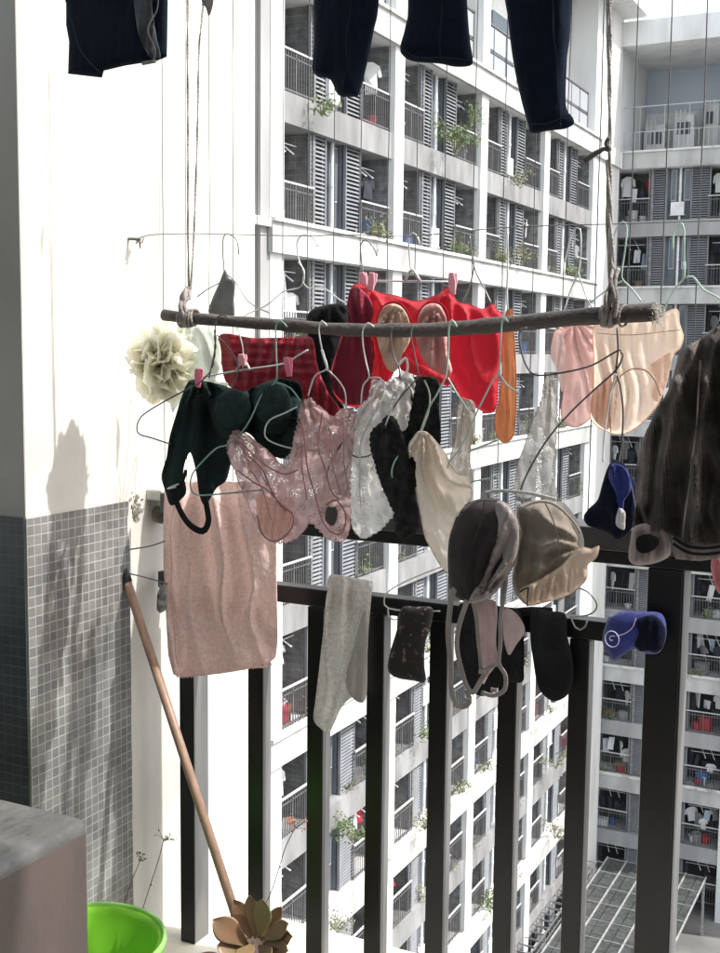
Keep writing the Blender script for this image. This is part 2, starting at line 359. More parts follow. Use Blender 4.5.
for (root,nbays,bn,bd) in ((blkA,4,'white','A'),(blkB,1,'shaded','B')):
    mw_=Matrix.Translation(root.location)@Matrix.Rotation(root.rotation_euler.z,4,'Z')
    for b in range(nbays):
        for k in range(0,11):
            if bd=='A' and b==0 and k>7: continue
            for (xa,xb) in ((.2,1.6),(4.4,5.8)):
                n=rnd.choice([1,2,2,3,3]) if bd=='A' else rnd.choice([3,4,5])
                for i in range(n):
                    kk=rnd.choice(wh); x=xa+(xb-xa)*(i+.5)/n+rnd.uniform(-.06,.06)
                    o=D.objects.new('drying_'+kk[0],protos[kk]); COL.objects.link(o)
                    o.matrix_world=mw_@Matrix.Translation((b*PITCH+x,rnd.uniform(.55,1.1),U[k]-rnd.uniform(.2,.9)))@Matrix.Rotation(rnd.uniform(-1.1,1.1),4,'Z')@Matrix.Rotation(rnd.gauss(0,.09),4,'Y')@Matrix.Diagonal((rnd.uniform(.5,.95),1,rnd.uniform(.55,1.35),1))
                    tag(o,f'{kk[1]} {kk[0]} drying inside a balcony of the {bn} apartment block','laundry',f'{kk[1]} {kk[0]} laundry on the {bn} block'); cnt+=1
# leafy plants on the far balconies
m_leaf=mat('far_leaf',(.07,.12,.04),(.16,.22,.08),ns=6,rough=.6,trans=.25)
m_dry=mat('dry_leaf',(.30,.28,.20),(.16,.18,.10),ns=6,rough=.8,trans=.2)
def add_plant(px,py,rad,hgt,n,mt,label,seed,X=None,Y=None,droop=.5):
    c=at(px,py,X=X) if X is not None else at(px,py,Y=Y)
    r=random.Random(seed); root=empty('balcony_plant',c); tag(root,label,'plant')
    st=MB(); lf=MB()
    for i in range(9):
        a=r.uniform(0,6.28); q=[Vector((0,0,-.15))]
        tip=Vector((math.cos(a)*rad*r.uniform(.5,1),math.sin(a)*rad*r.uniform(.5,1),hgt*r.uniform(.3,1)))
        for t in (.35,.7,1): q.append(Vector((tip.x*t,tip.y*t,tip.z*math.sin(t*1.9)-.15*(1-t)-droop*t*t*r.uniform(0,.6))))
        st.tube(q,.012,4)
        for j in range(n//9):
            t=r.uniform(.25,1); s=q[1].lerp(q[3],t)+Vector((r.gauss(0,.1),r.gauss(0,.1),r.gauss(0,.1)))
            l=r.uniform(.07,.15); d=Vector((r.gauss(0,1),r.gauss(0,1),r.gauss(-.3,.7))).normalized(); s2=d.orthogonal().normalized()*l*.22
            nn=d.cross(s2).normalized()*l*.05
            lf.add([s,s+d*l*.5+s2+nn,s+d*l,s+d*l*.5-s2+nn],[(0,1,2,3)])
    st.build('stem',m_dry,root); lf.build('foliage',mt,root); 
    return root
pl=[(322,110,-13.75,.45,.5,110,'leafy','sprig of bright green leaves on the ledge below the first upper balcony'),
    (455,150,-13.6,.95,1.2,420,'leafy','large bushy green plant spilling over an upper balcony rail of the white block'),
    (470,125,-13.9,.5,.9,150,'leafy','tall thin green plant climbing beside the bushy balcony plant'),
    (518,182,-13.6,.5,.5,110,'dry','small dry plant on the ledge right under the bushy green one'),
    (524,258,-13.6,.5,.6,130,'dry','dry wiry plant on the railing of the middle balcony row'),
    (352,836,-13.5,.5,.6,200,'leafy','trailing green plant on a low balcony seen past the second lit gap'),
    (335,925,-13.5,.4,.4,120,'dry','dry brown plant low on the first bay ledge'),
    (430,735,-13.6,.4,.5,120,'leafy','yellow green plant on the lower middle balcony ledge'),
    (425,825,-13.5,.5,.5,130,'dry','pale dry plant on a lower ledge of the second bay'),
    (496,905,-13.5,.7,.7,200,'leafy','dark green clump on the lowest ledge of the white block'),
    (556,765,-13.5,.9,.8,200,'dry','large pale spidery plant on a far lower balcony'),
    (555,835,-13.5,.8,.7,180,'dry','drooping dry fronds on the lowest far ledge')]
for i,(px,py,X,rad,h,n,t,lb) in enumerate(pl):
    add_plant(px,py,rad,h,n,m_leaf if t=='leafy' else m_dry,lb,i,X=X)
for i,(px,py,rad,n,lb) in enumerate([(648,835,.8,200,'tall dusty plant on the lowest balcony of the shaded block'),(650,782,.6,110,'bare twiggy plant on the ledge above the lowest shaded balcony'),(656,660,.6,120,'dry twigs on the shaded ledge behind the blue hat')]):
    add_plant(px,py,rad,.9,n,m_dry,lb,40+i,Y=53.6)

# weeds and pots scattered over the far ledges: copies of a few grown plants
rp=random.Random(21); protosP=[]
for i in range(4):
    protosP.append(add_plant(300,300,rp.uniform(.28,.45),rp.uniform(.3,.6),70,m_leaf if i%2==0 else m_dry,'x',80+i,X=-13.6,droop=.8))
first=[True]*4
def place(i,loc,lab,grp):
    if first[i]: o=protosP[i]; first[i]=False; o.location=loc
    else: o=dup(protosP[i],loc)
    s_=rp.uniform(.6,1.2); o.scale=(s_,s_,s_*rp.uniform(.7,1.3)); o.rotation_euler=(0,0,rp.uniform(0,6.28)); o['label']=lab; o['group']=grp
for k in range(2,11):
    for b in range(4):
        if b==0 and k>7: continue
        for q in range(rp.choice((1,2,2,3))):
            u=b*PITCH+rp.uniform(.2,5.8); prot=(k%2==0)
            wv=-.12 if prot else .20
            y=23.9+u; x=-14-wv
            i=rp.randrange(4)
            place(i,(x,y,U[k]+BH+(.2 if prot else .15)),('green' if i%2==0 else 'dry')+' weedy plant on a ledge of the white apartment block',('green' if i%2==0 else 'dry')+' weeds on the white block ledges')
for k in range(3,11):
    for q in range(2):
        i=rp.randrange(4)
        place(i,(-14.4+rp.uniform(.2,5.8),54+(.10 if k%2==0 else .2)-.1,U[k]+BH+.18),('green' if i%2==0 else 'dry')+' weedy plant on a ledge of the shaded apartment block',('green' if i%2==0 else 'dry')+' weeds on the shaded block ledges')

# tubs and boxes kept on the far balconies
bx=MB(); bx.box(-.2,.2,-.14,.14,0,.26); bx.box(-.215,.215,-.155,.155,.262,.30); bme=bx.mesh('storage_box')
bn=MB()
V=[];Fc=[]
for (r_,z) in ((.13,0),(.17,.24),(.185,.24),(.185,.26),(.16,.26),(.125,.02)):
    for k in range(12): V.append((r_*math.cos(k*.5236),r_*math.sin(k*.5236),z))
for i in range(5):
    for k in range(12): Fc.append((i*12+k,i*12+(k+1)%12,(i+1)*12+(k+1)%12,(i+1)*12+k))
bn.add(V,Fc); bnm=bn.mesh('plastic_pail')
cols={'blue':(.05,.13,.33),'white':(.7,.7,.7),'red':(.38,.04,.05),'brown':(.22,.14,.08),'grey':(.3,.3,.3)}
st={}
for kn,me in (('storage_box',bme),('plastic_pail',bnm)):
    for c_,cc in cols.items():
        m2=me.copy(); m2.materials.append(mat(c_+'_plastic',cc,rough=.5)); st[(kn,c_)]=m2
for (org,rot,nb_,bn_) in ((A0,math.pi/2,4,'white'),(B0,0,1,'shaded')):
    mw_=Matrix.Translation(org)@Matrix.Rotation(rot,4,'Z')
    for b in range(nb_):
        for k in range(0,11):
            if nb_==4 and b==0 and k>7: continue
            zb=U[k+1]+BH
            for (xa,xb) in ((.3,1.4),(4.6,5.6)):
                for q in range(rp.choice((0,1,1,2)) if nb_==4 else rp.choice((1,2,3))):
                    key=(rp.choice(('storage_box','plastic_pail')),rp.choice(('blue','white','white','red','brown','grey')))
                    o=D.objects.new(key[0],st[key]); COL.objects.link(o); sc_=rp.uniform(.8,1.5)
                    o.matrix_world=mw_@Matrix.Translation((rp.uniform(xa,xb),rp.uniform(.45,.8),zb+.005) if b==0 else (b*PITCH+rp.uniform(xa,xb),rp.uniform(.45,.8),zb+.005))@Matrix.Rotation(rp.uniform(-.6,.6),4,'Z')@Matrix.Diagonal((sc_,sc_,sc_*rp.uniform(.8,1.6),1))
                    nm_=key[0].replace('_',' '); tag(o,f'{key[1]} {nm_} standing on a balcony of the {bn_} apartment block',nm_.split()[-1],f'{key[1]} {nm_}s on the {bn_} block')
# ================================================================== OUR BALCONY
WX=-2.03; WY=2.21; FY=2.845
zt=1.175
m_plaster=mat('cream_plaster',(.60,.585,.54),(.45,.435,.40),ns=2.6,rough=.85,bump=.25,bs=9,detail=8,cmin=.42,cmax=.75)
m_plaster_d=mat('shaded_plaster',(.36,.36,.33),(.27,.27,.245),ns=2,rough=.9,bump=.2,bs=10)  # shade on the camera-facing plaster put into a darker olive tone
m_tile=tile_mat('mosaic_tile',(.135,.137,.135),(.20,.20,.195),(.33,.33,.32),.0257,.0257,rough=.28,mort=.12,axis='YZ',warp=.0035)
m_tiled=tile_mat('dark_mosaic_tile',(.02,.03,.03),(.03,.04,.04),(.05,.055,.055),.0257,.0257,rough=.3,mort=.11,axis='XZ')  # shade on the camera-facing tiles put into a near black base
fl=MB(); fl.box(-4.2,4.6,-1.6,2.845,-.40,-.135); tag(fl.build('floor',mat('balcony_floor',(.42,.40,.37),(.33,.31,.29),ns=5,rough=.7)),kind='structure')
ld=MB(); ld.box(-4.2,4.6,2.40,2.97,-.45,-.13)
lo=empty('ledge',(0,0,0)); tag(lo,'sunlit cream concrete ledge under the black railing','ledge')
ld.build('slab_edge',mat('sunlit_ledge',(.78,.74,.64),(.60,.56,.48),ns=9,rough=.9,bump=.4,bs=25),lo)
p=MB(); p.box(-4.2,4.6,-1.6,1.7,2.75,2.95); tag(p.build('ceiling',mat('ceiling_paint',(.60,.60,.58),rough=.9)),kind='structure')
p=MB(); p.box(-4.2,4.6,-1.8,-1.6,-.25,2.95); tag(p.build('back_wall',mat('inner_wall_paint',(.25,.25,.24),rough=.9)),kind='structure')
pl_=empty('corner_wall',(WX,WY,0)); tag(pl_,'cream plaster balcony wall with grey mosaic tiles on its lower half','wall')
def rough_edge_box(name,x0,x1,y0,y1,z0,z1,mt): 
    q=MB(); q.box(x0,x1,y0,y1,z0,z1); return q.build(name,mt,pl_)
rough_edge_box('plaster_wall',-.24,0,0.004,.68,-.2,2.75,m_plaster)
# tiled sheet, proud of the plaster, with a chipped outer edge
q=MB(); ys=.405; n=46; rr=random.Random(5)
V=[];Fc=[]
zz=[-.13+(zt+.13)*i/n for i in range(n+1)]
for i,z in enumerate(zz):
    e=ys+rr.uniform(-.0012,.0012)-(.010 if i>n-4 else 0)*rr.random(); zz_=z+(rr.uniform(-.003,0) if i==n else 0)
    V+=[(.006,-.002,zz_),(.006,e,zz_),(-.01,e,zz_),(-.01,-.002,zz_)]
for i in range(n):
    for k in range(4): Fc.append((i*4+k,i*4+(k+1)%4,i*4+4+(k+1)%4,i*4+4+k))
Fc.append((n*4,n*4+1,n*4+2,n*4+3))
q.add(V,Fc); q.build('mosaic_tiles',m_tile,pl_)
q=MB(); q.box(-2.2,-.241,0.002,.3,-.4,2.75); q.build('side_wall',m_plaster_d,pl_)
q=MB(); q.box(-.2405,-.0,0.0,.0035,zt,2.75); q.build('shaded_face',m_plaster_d,pl_)  # thin sheet over the plaster end, its shade painted in
q=MB(); q.box(-2.2,-.0,-.006,.0015,-.13,zt); q.build('shaded_mosaic_tiles',m_tiled,pl_)
# broken plaster round the rail end
m_break=mat('broken_plaster',(.34,.33,.29),(.12,.12,.10),ns=40,rough=1,bump=.8,bs=80)
q=MB(); rr=random.Random(9)
c=at(134,512,X=WX)-Vector((WX,WY,0))
for i in range(70):
    y=c.y+rr.gauss(0,.012)+.008; z=c.z+rr.gauss(0,.022)+.01; r_=rr.uniform(.002,.006)
    q.add([(.001+rr.uniform(.001,.003),y+r_*math.cos(a+rr.uniform(-.3,.3)),z+r_*math.sin(a)) for a in (0,1.2,2.5,3.8,5.0)]+[(-.01,y,z)],[(0,1,2,3,4)]+[(k,5,(k+1)%5) for k in range(5)])
q.build('chipped_plaster',m_break,pl_)
# ---------------- railing
m_black=mat('black_metal',(.012,.012,.013),(.02,.02,.02),ns=20,rough=.38,spec=.4)
m_post=mat('grey_black_metal',(.004,.004,.0045),(.007,.007,.0075),ns=20,rough=.3,spec=.5)
RY=2.73
m_side=mat('lit_side_grey',(.16,.16,.16),(.09,.09,.09),ns=14,rough=.5,stretch=(1,1,.15))  # sunlight on the post sides put into a lighter grey
ra=empty('balcony_balustrade',(-1.2,RY,0)); tag(ra,'black metal railing with flat top rail, lower rail and square upright bars','railing')
def rbox(name,a,b,y0,y1,z0,z1,mt=m_black,bev=.003):
    q=MB(); q.box(a+1.2,b+1.2,y0,y1,z0,z1); o=q.build(name,mt,ra); m=o.modifiers.new('b','BEVEL'); m.width=bev; m.segments=2; return o
z_u=1.19
m_top=mat('dark_grey_rail',(.05,.05,.052),(.03,.03,.032),ns=12,rough=.3,spec=.6)  # upper rail box, a paler grey than the box beneath
rbox('top_rail',-1.98,1.6,-.03,.06,1.105,1.135,m_post)
rbox('top_rail',-1.98,1.6,-.035,.085,1.136,1.19,m_top)
rbox('lower_rail',-2.0,-.615,-.02,.03,.915,.962,m_post)
for i in range(7):
    x=-1.905+i*.1865 if i>0 else -1.905
    xs=[-1.905,-1.675,-1.487,-1.309,-1.131,-.945,-.766][i]
    d=.045
    w_=.0235
    rbox('lit_side_face',xs+w_+.0005,xs+w_+.0025,-.0165,-.018+(.073 if i==0 else d-.002),-.128,.911,m_side,.0004)  # thin plate added to carry the lit side of the bar
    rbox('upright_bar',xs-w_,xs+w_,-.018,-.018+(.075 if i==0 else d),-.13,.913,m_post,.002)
rbox('lit_side_face',-.5245,-.5225,-.028,.048,-.128,1.102,m_side,.0004)
rbox('main_post',-.607,-.525,-.03,.05,-.13,1.104,m_post,.004)
for i in range(10):
    x=-.345+i*.186
    rbox('upright_bar',x-.02,x+.02,-.018,.03,-.13,1.104,m_post,.002)
q=MB(); c=at(155,494,Y=RY+.02)
q.box(c.x-.025+1.2,c.x+.06+1.2,-.03,.06,c.z-.012,c.z+.022); o=q.build('rail_bracket',mat('painted_bracket',(.7,.7,.66),(.5,.5,.46),ns=20,rough=.7),ra); m=o.modifiers.new('b','BEVEL'); m.width=.006; m.segments=2
q=MB(); c=at(128,512,Y=RY+.02); e=at(175,516,Y=RY+.02); q.tube([Vector((c.x+1.2,.02,c.z)),Vector((e.x+1.2,.02,e.z))],.026,16); o=q.build('rail_sleeve',mat('mouldy_sleeve',(.42,.42,.37),(.10,.10,.08),ns=22,rough=.8,bump=.5,bs=50),ra,True)
# ---------------- vertical steel wires
m_wire=mat('dull_steel_wire',(.10,.10,.10),(.06,.06,.06),ns=30,rough=.45,metal=.5)
WYY=2.775
def wobble(seed): 
    r=random.Random(seed); return [r.uniform(-.0015,.0015) for _ in range(9)]
for i in range(30):
    x=-2.02+.078*i
    wb=wobble(i); q=MB(); q.tube([(wb[k],wb[8-k]*.5,1.19+(2.75-1.19)*k/8) for k in range(9)],.00125 if i<16 else .0016,5)
    o=q.build('steel_wire',m_wire); o.location=(x,WYY,0)
    tag(o,'thin upright steel cable of the safety grille above the railing','wire','upright cables of the safety grille')
# horizontal wire
m_iron=mat('rusty_wire',(.13,.125,.12),(.22,.20,.18),ns=40,rough=.5,metal=.6)
HW=[(138,238),(150,235),(200,234),(300,236),(345,235),(400,236.5),(440,234),(500,228),(560,225.5),(620,224),(680,222),(760,220),(850,222)]
q=MB(); q.tube([at(x,y,Y=2.64) for x,y in crom(HW,12)],.0014,5)
hw=q.build('clothes_wire',m_iron,None,True); tag(hw,'dark sagging horizontal wire tied from the wall bracket across the balcony','wire')
q=MB(); rr=random.Random(2); c=at(140,239,Y=2.63)
pts=[c+Vector((rr.gauss(0,.007),rr.gauss(0,.008),rr.gauss(0,.007))) for _ in range(16)]
q.tube(crom(pts,.004),.0016,5); q.tube([c+Vector((-.10,0,.003)),c+Vector((0,0,0))],.004,8)
tag(q.build('wall_hook',m_iron,None,True),'tangled wire eye fixed to the cream wall holding the horizontal wire','hook')
# ---------------- hanging pole
m_bamboo=mat('weathered_pole',(.030,.023,.019),(.085,.072,.062),ns=9,rough=.55,bump=.6,bs=60,stretch=(.25,4,4),detail=8)
PY=2.40
pc=[(164,315),(178,317),(200,319),(280,325),(340,329.5),(400,330.5),(450,329),(520,323),(575,317.5),(620,314.5),(656,312)]
q=MB(); cc=crom(pc,8); pts=[at(a,b,Y=PY) for a,b in cc]
rad=[.0140+.0045*min(1,max(0,(a-300)/350.))+.0006*math.sin(a*.13)+(.0016 if int(a)%96<8 else 0) for a,b in cc]
q.tube(pts,.015,18,radii=rad)
po=empty('drying_pole',pts[len(pts)//2]); 
for i in range(len(q.v)): q.v[i]=tuple(Vector(q.v[i])-po.location)
tag(po,'dark weathered wooden pole slung on ropes carrying the washing','pole'); q.build('pole_shaft',m_bamboo,po,True)
q=MB(); rr=random.Random(11); e=at(654,312,Y=PY)-po.location
for i in range(60):
    a=rr.uniform(0,6.28); s=e+Vector((rr.uniform(-.02,0),math.cos(a)*.016,math.sin(a)*.016))
    q.tube([s,s+Vector((rr.uniform(.005,.02),rr.gauss(0,.004),rr.gauss(0,.006))),s+Vector((rr.uniform(.01,.03),rr.gauss(0,.009),-rr.uniform(0,.03)))],.0006,4)
q.build('frayed_end',mat('frayed_fibre',(.45,.42,.37),rough=.9),po)
m_rope=mat('dirty_rope',(.46,.43,.39),(.28,.26,.24),ns=25,rough=.9,bump=.8,bs=200,stretch=(1,1,.3))
m_rag=mat('rag_cloth',(.30,.27,.25),(.14,.125,.12),ns=16,rough=.95,bump=.5,bs=120)
def rope(name,strands,label,mt=m_rope,Y=PY,knots=()):
    q=MB()
    for pts,r in strands:
        P=crom([(a,b,0) for a,b in pts],5); n=len(P)
        for h in range(2):
            q.tube([at(a,b,Y=Y)+Vector((math.cos(i*.35+h*3.14)*r*.35,math.sin(i*.35+h*3.14)*r*.35,0)) for i,(a,b,*_) in enumerate(P)],r*.55,7)
    o=q.build(name,mt,None,True)
    return tag(o,label,'rope')
rope('hanging_rope',[([(187,-140),(187.5,0),(187.5,60),(188,130),(188,230),(189,300)],.0036),([(212,-140),(203,5),(199,50),(197.5,125),(194,233),(190,300)],.0034)],'pair of thin grey ropes running down to the left end of the pole')
rope('hanging_rope',[([(612,-140),(610.5,0),(610,130),(611,220),(613,300)],.0046),([(606,-140),(607,0),(609.5,130),(607,217),(611,300)],.0038),([(608,160),(609,190),(611,230),(613,270)],.0062)],'thick twisted rope running down to the right end of the pole')
def bundle(name,cx,cy,w,h,label,seed,Y=PY,n=14,r=.004,mt=m_rag,wrap=True):
    q=MB(); rr=random.Random(seed); c=at(cx,cy,Y=Y); s=2.55/F
    for i in range(n):
        t=i/(n-1); 
        if wrap:
            x=(rr.uniform(-.5,.5))*w*s; ph=rr.uniform(0,6.28); R_=.0165+rr.uniform(0,.006); tw=rr.uniform(-.01,.01)
            q.tube([c+Vector((x+tw*math.sin(k*.5),math.cos(ph+k*.5)*R_,math.sin(ph+k*.5)*R_)) for k in range(13)],r*rr.uniform(.6,1.2),6)
    for i in range(n):
        a=rr.uniform(-.5,.5)*w*s*.8
        q.tube(crom([c+Vector((a,-.012+rr.gauss(0,.006),-.004)),c+Vector((a*.7+rr.gauss(0,.004),-.02+rr.gauss(0,.006),h*s*.35)),c+Vector((a*.3+rr.gauss(0,.004),-.01+rr.gauss(0,.006),h*s*.7)),c+Vector((rr.gauss(0,.003),0,h*s))],.006),r*rr.uniform(.6,1.3),6)
    o=q.build(name,mt,None,True); return tag(o,label,'knot')
bundle('rope_knot',188,318,16,34,'ragged cloth knot binding rope to the left end of the pole',1,mt=mat('pale_rag',(.36,.33,.31),(.22,.20,.19),ns=18,rough=.95,bump=.5,bs=120))
bundle('rope_knot',613,316,24,44,'grey rope knot wrapped round the right end of the pole',4,n=12)
q=MB(); q.tube([at(a,b,Y=PY-.01) for a,b in crom([(609,138),(606,144),(610,150),(604,149),(598,153)],2)],.0045,7)
q.tube([at(a,b,Y=PY-.01) for a,b in crom([(600,151),(593,155),(584,161)],3)],.0052,7,flat=.7,ends=(.005,.0075))
tag(q.build('cloth_scrap',mat('dark_rag',(.07,.065,.06),rough=.9),None,True),'short dark rag knotted around the thick rope','rag')
# ================================================================== CLOTH
def inpoly(x,y,P):
    c=False; j=len(P)-1
    for i in range(len(P)):
        a=P[i];b=P[j]
        if (a[1]>y)!=(b[1]>y) and x<(b[0]-a[0])*(y-a[1])/(b[1]-a[1])+a[0]: c=not c
        j=i
    return c
def segd(x,y,P,closed=True):
    best=1e9
    for i in range(len(P) if closed else len(P)-1):
        ax,ay=P[i][0],P[i][1]; bx,by=P[(i+1)%len(P)][0],P[(i+1)%len(P)][1]
        dx,dy=bx-ax,by-ay; l=dx*dx+dy*dy
        t=0 if l==0 else max(0,min(1,((x-ax)*dx+(y-ay)*dy)/l))
        d=(x-ax-t*dx)**2+(y-ay-t*dy)**2
        if d<best: best=d
    return math.sqrt(best)
def cloth(name,outline,Y,mt,parent=None,holes=(),step=3.2,amp=.012,sx=.09,sy=.025,ang=0.,ridges=(),cups=(),puff=0.,puffw=12.,thick=.0022,seed=1,smooth=True,tilt=(0,0),inflate=0.,fine=.0015,hem=0.,sharp=1.,frill=0.,pleat=13.,gather=(),warp=.8):
    step*=.8; amp*=1.35
    O=[(v.x,v.y) for v in crom([(a,b,0) for a,b in outline],step,True)] if smooth else list(outline)
    if not smooth:
        O2=[]
        for i,a in enumerate(O):
            b=O[(i+1)%len(O)]; k=max(1,int(math.hypot(b[0]-a[0],b[1]-a[1])/step))
            O2+=[(a[0]+(b[0]-a[0])*j/k,a[1]+(b[1]-a[1])*j/k) for j in range(k)]
        O=O2
    if frill:
        n_=len(O); Q=[]; run=0
        for i in range(n_):
            a,b=O[i-1],O[(i+1)%n_]; dx,dy=b[0]-a[0],b[1]-a[1]; l=math.hypot(dx,dy) or 1; run+=l*.5
            o_=frill*(abs(math.sin(run*.55))*1.2-.6+.8*noise.noise(Vector((O[i][0]*.12,O[i][1]*.12,seed))))
            Q.append((O[i][0]+dy/l*o_,O[i][1]-dx/l*o_))
        O=Q
    Hs=[[(v.x,v.y) for v in crom([(a,b,0) for a,b in h],step,True)] for h in holes]
    rr=random.Random(seed)
    pts=[];edges=[]
    for R_ in [O]+Hs:
        s=len(pts); n=len(R_); pts+=R_; edges+=[(s+i,s+(i+1)%n) for i in range(n)]
    xs=[a[0] for a in O]; ys=[a[1] for a in O]
    x0,x1,y0,y1=min(xs),max(xs),min(ys),max(ys)
    y=y0; row=0
    while y<y1:
        x=x0+(step*.5 if row%2 else 0)
        while x<x1:
            px,py=x+rr.uniform(-.2,.2)*step,y+rr.uniform(-.2,.2)*step
            if inpoly(px,py,O) and not any(inpoly(px,py,h) for h in Hs) and segd(px,py,O)>step*.55: pts.append((px,py))
            x+=step
        y+=step*.87; row+=1
    vo,eo,fo,_,_,_=delaunay_2d_cdt([Vector(p) for p in pts],edges,[],0,1e-4)
    ca,sa=math.cos(ang),math.sin(ang)
    xm,ym=(x0+x1)/2,(y0+y1)/2
    def H(px,py):
        u=px*ca+py*sa; v=-px*sa+py*ca
        n1=noise.noise(Vector((u*sx,v*sy,seed*7.3))); n2=noise.noise(Vector((u*sx*2.3+5,v*sy*2.0,seed*3.1)))
        n3=noise.noise(Vector((u*.35,v*.2,seed*1.7)))
        rd=(1-abs(n1)*2.6)
        nl=noise.noise(Vector((u*.03,v*.018,seed*2.2)))
        P_=(1-2*abs(math.sin(math.pi*(u/pleat+warp*nl)))**.8)*(.55+.9*noise.noise(Vector((u*.02+9,v*.012,seed)))) if pleat else 0
        n4=noise.noise(Vector((u*sx*1.7+n2*1.5,v*sy*1.5+n1,seed*5.1)))
        if gather:
            P_=0
            for (gx,gy,k) in gather:
                dx,dy=px-gx,py-gy; dd=math.hypot(dx,dy)+.01; an_=math.atan2(dx,dy)
                P_+=(1-2*abs(math.sin(k*an_*.5+2.2*nl+gx))**.75)*min(1,dd/22.)*max(.15,1-dd/170.)
        h=amp*(1.0*P_+.16*rd+.25*n2)*sharp+fine*n3*.8
        for (pl,wd,hg) in ridges:
            d=segd(px,py,pl,False); h+=hg*math.exp(-(d/wd)**2)
        for (cx,cy,rx,ry,hg) in cups:
            q=((px-cx)/rx)**2+((py-cy)/ry)**2
            if q<1: h=h*(.35)+hg*math.sqrt(1-q)
        return h
    keep=[]
    for f in fo:
        cx=sum(vo[i].x for i in f)/3; cy=sum(vo[i].y for i in f)/3
        if inpoly(cx,cy,O) and not any(inpoly(cx,cy,h) for h in Hs): keep.append(tuple(f))
    front=[];back=[];dist=[]
    for v in vo:
        d=min([segd(v.x,v.y,O)]+[segd(v.x,v.y,h) for h in Hs])
        e=min(1,d/puffw); bul=math.sqrt(max(0,1-(1-e)**2))
        h=H(v.x,v.y)
        if inflate or puff: h=h*(.25+.75*e)
        yy=Y+tilt[0]*(v.x-xm)/100+tilt[1]*(v.y-ym)/100
        front.append(at(v.x,v.y,Y=yy-h-(inflate+puff)*bul)); dist.append(bul)
        if inflate: back.append(at(v.x,v.y,Y=yy+inflate*bul+h*.4+.001))
    c=at(xm,y0,Y=Y)
    if parent is not None:
        pm=parent.matrix_world.translation if parent.type!='EMPTY' else parent.location
        base=Vector(parent.location)
    else: base=c
    V=[tuple(p-base) for p in front]; Fs=[tuple(reversed(f)) for f in keep]
    # outward orientation: faces look towards -Y
    if Fs:
        a,b,cc_=[Vector(V[i]) for i in Fs[0]]
        if (b-a).cross(cc_-a).y>0: Fs=[tuple(reversed(f)) for f in Fs]
    mb=MB(); mb.add(V,Fs)
    if inflate:
        n=len(V); used={}
        for f in Fs:
            for i in range(3):
                e=(f[i],f[(i+1)%3]); used[e]=1
        mb.add([tuple(p-base) for p in back],[tuple(reversed(f)) for f in Fs])
        side=[(b_,a_,a_+n,b_+n) for (a_,b_) in used if (b_,a_) not in used]
        mb.add([],[]); 
        mb.f+=side; mb.m+=[0]*len(side)
    o=mb.build(name,mt,parent,True)
    if parent is None: o.location=c
    if not inflate:
        thin='trans_' in mt.name
        if not thin: s=o.modifiers.new('thickness','SOLIDIFY'); s.thickness=thick; s.offset=0
    if hem:
        hb=MB(); 
        for R_ in [O]+Hs:
            q=[]
            for (a,b) in R_:
                yy=Y+tilt[0]*(a-xm)/100+tilt[1]*(b-ym)/100; q.append(at(a,b,Y=yy-H(a,b)*(0.25 if puff else 1))-(base if parent else o.location))
            hb.tube(q,hem,6,closed=True)
        hb.build('hem',mt,parent or o,True)
    return o
def strip(name,pts,Y,w,mt,parent,base=None,Ys=None,closed=False,thick=.25):
    """a flat ribbon strap as a tube squashed in depth"""
    P=crom([(a,b,0) for a,b in pts],3.,closed)
    b0=parent.location if parent else Vector((0,0,0))
    C_=[at(v.x,v.y,Y=Y)+Vector((0,.004*math.sin(i*.35),0))-b0 for i,v in enumerate(P)]
    q=MB(); V=[];Fc=[];N_=len(C_); K=8
    for i,c in enumerate(C_):
        t=(C_[(i+1)%N_ if closed else min(i+1,N_-1)]-C_[i-1 if (closed or i) else 0]); t.normalize()
        wd=t.cross(Vector((0,1,0))); 
        if wd.length<1e-4: wd=Vector((1,0,0))
        wd.normalize(); tw=Vector((0,1,0))
        for k in range(K):
            a=6.2832*k/K; V.append(c+wd*(w*math.cos(a))+tw*(w*thick*math.sin(a)))
    for i in range(N_ if closed else N_-1):
        j=(i+1)%N_
        for k in range(K): Fc.append((i*K+k,i*K+(k+1)%K,j*K+(k+1)%K,j*K+k))
    if not closed: Fc.append(tuple(range(K-1,-1,-1))); Fc.append(tuple((N_-1)*K+k for k in range(K)))
    q.add(V,Fc)
    o=q.build(name,mt,parent,True)
    return o
def cm(name,c,c2=None,**k):
    d=dict(rough=.85,sheen=.15,trans=.15,bump=.25,bs=350,ns=14,crease=.22); d.update(k)
    if sum(c)<.12: d.update(sheen=0,spec=.15,rough=1)
    if 'terry' in name: d.update(crease=.05,bs=230,bump=1.)
    return mat(name if d['trans']<.3 or 'terry' in name else 'trans_'+name,c,c2,**d)
# ---- dark garments on the upper line (close, hanging from a bar above the frame)
m_navy=cm('navy_fabric',(.0035,.007,.016),(.004,.009,.021),trans=.02,rough=.9)
m_denim=cm('dark_denim',(.003,.007,.014),(.007,.012,.022),trans=.02,ns=5)
ub=MB(); ub.bar(at(-80,-120,Y=2.15),at(760,-95,Y=2.15),.013,10); tag(ub.build('upper_pole',m_bamboo),'pole above the view that carries the dark trousers','pole')
g=cloth('denim_shorts',[(55,-122),(58,-25),(66,4),(66,25),(69,42),(68,74),(85,76),(102,78),(104,71),(125,66),(144,63),(155,62),(167,57),(168,0),(172,-120)],2.15,m_denim,inflate=.018,amp=.008,puffw=10,smooth=False,pleat=0,seed=4)
tag(g,'dark denim shorts with ragged hem hanging on the upper line by the wall','shorts')
strip('seam',[(70,18),(78,45),(90,62),(101,74)],2.118,.0016,cm('seam_thread',(.03,.035,.04)),g)
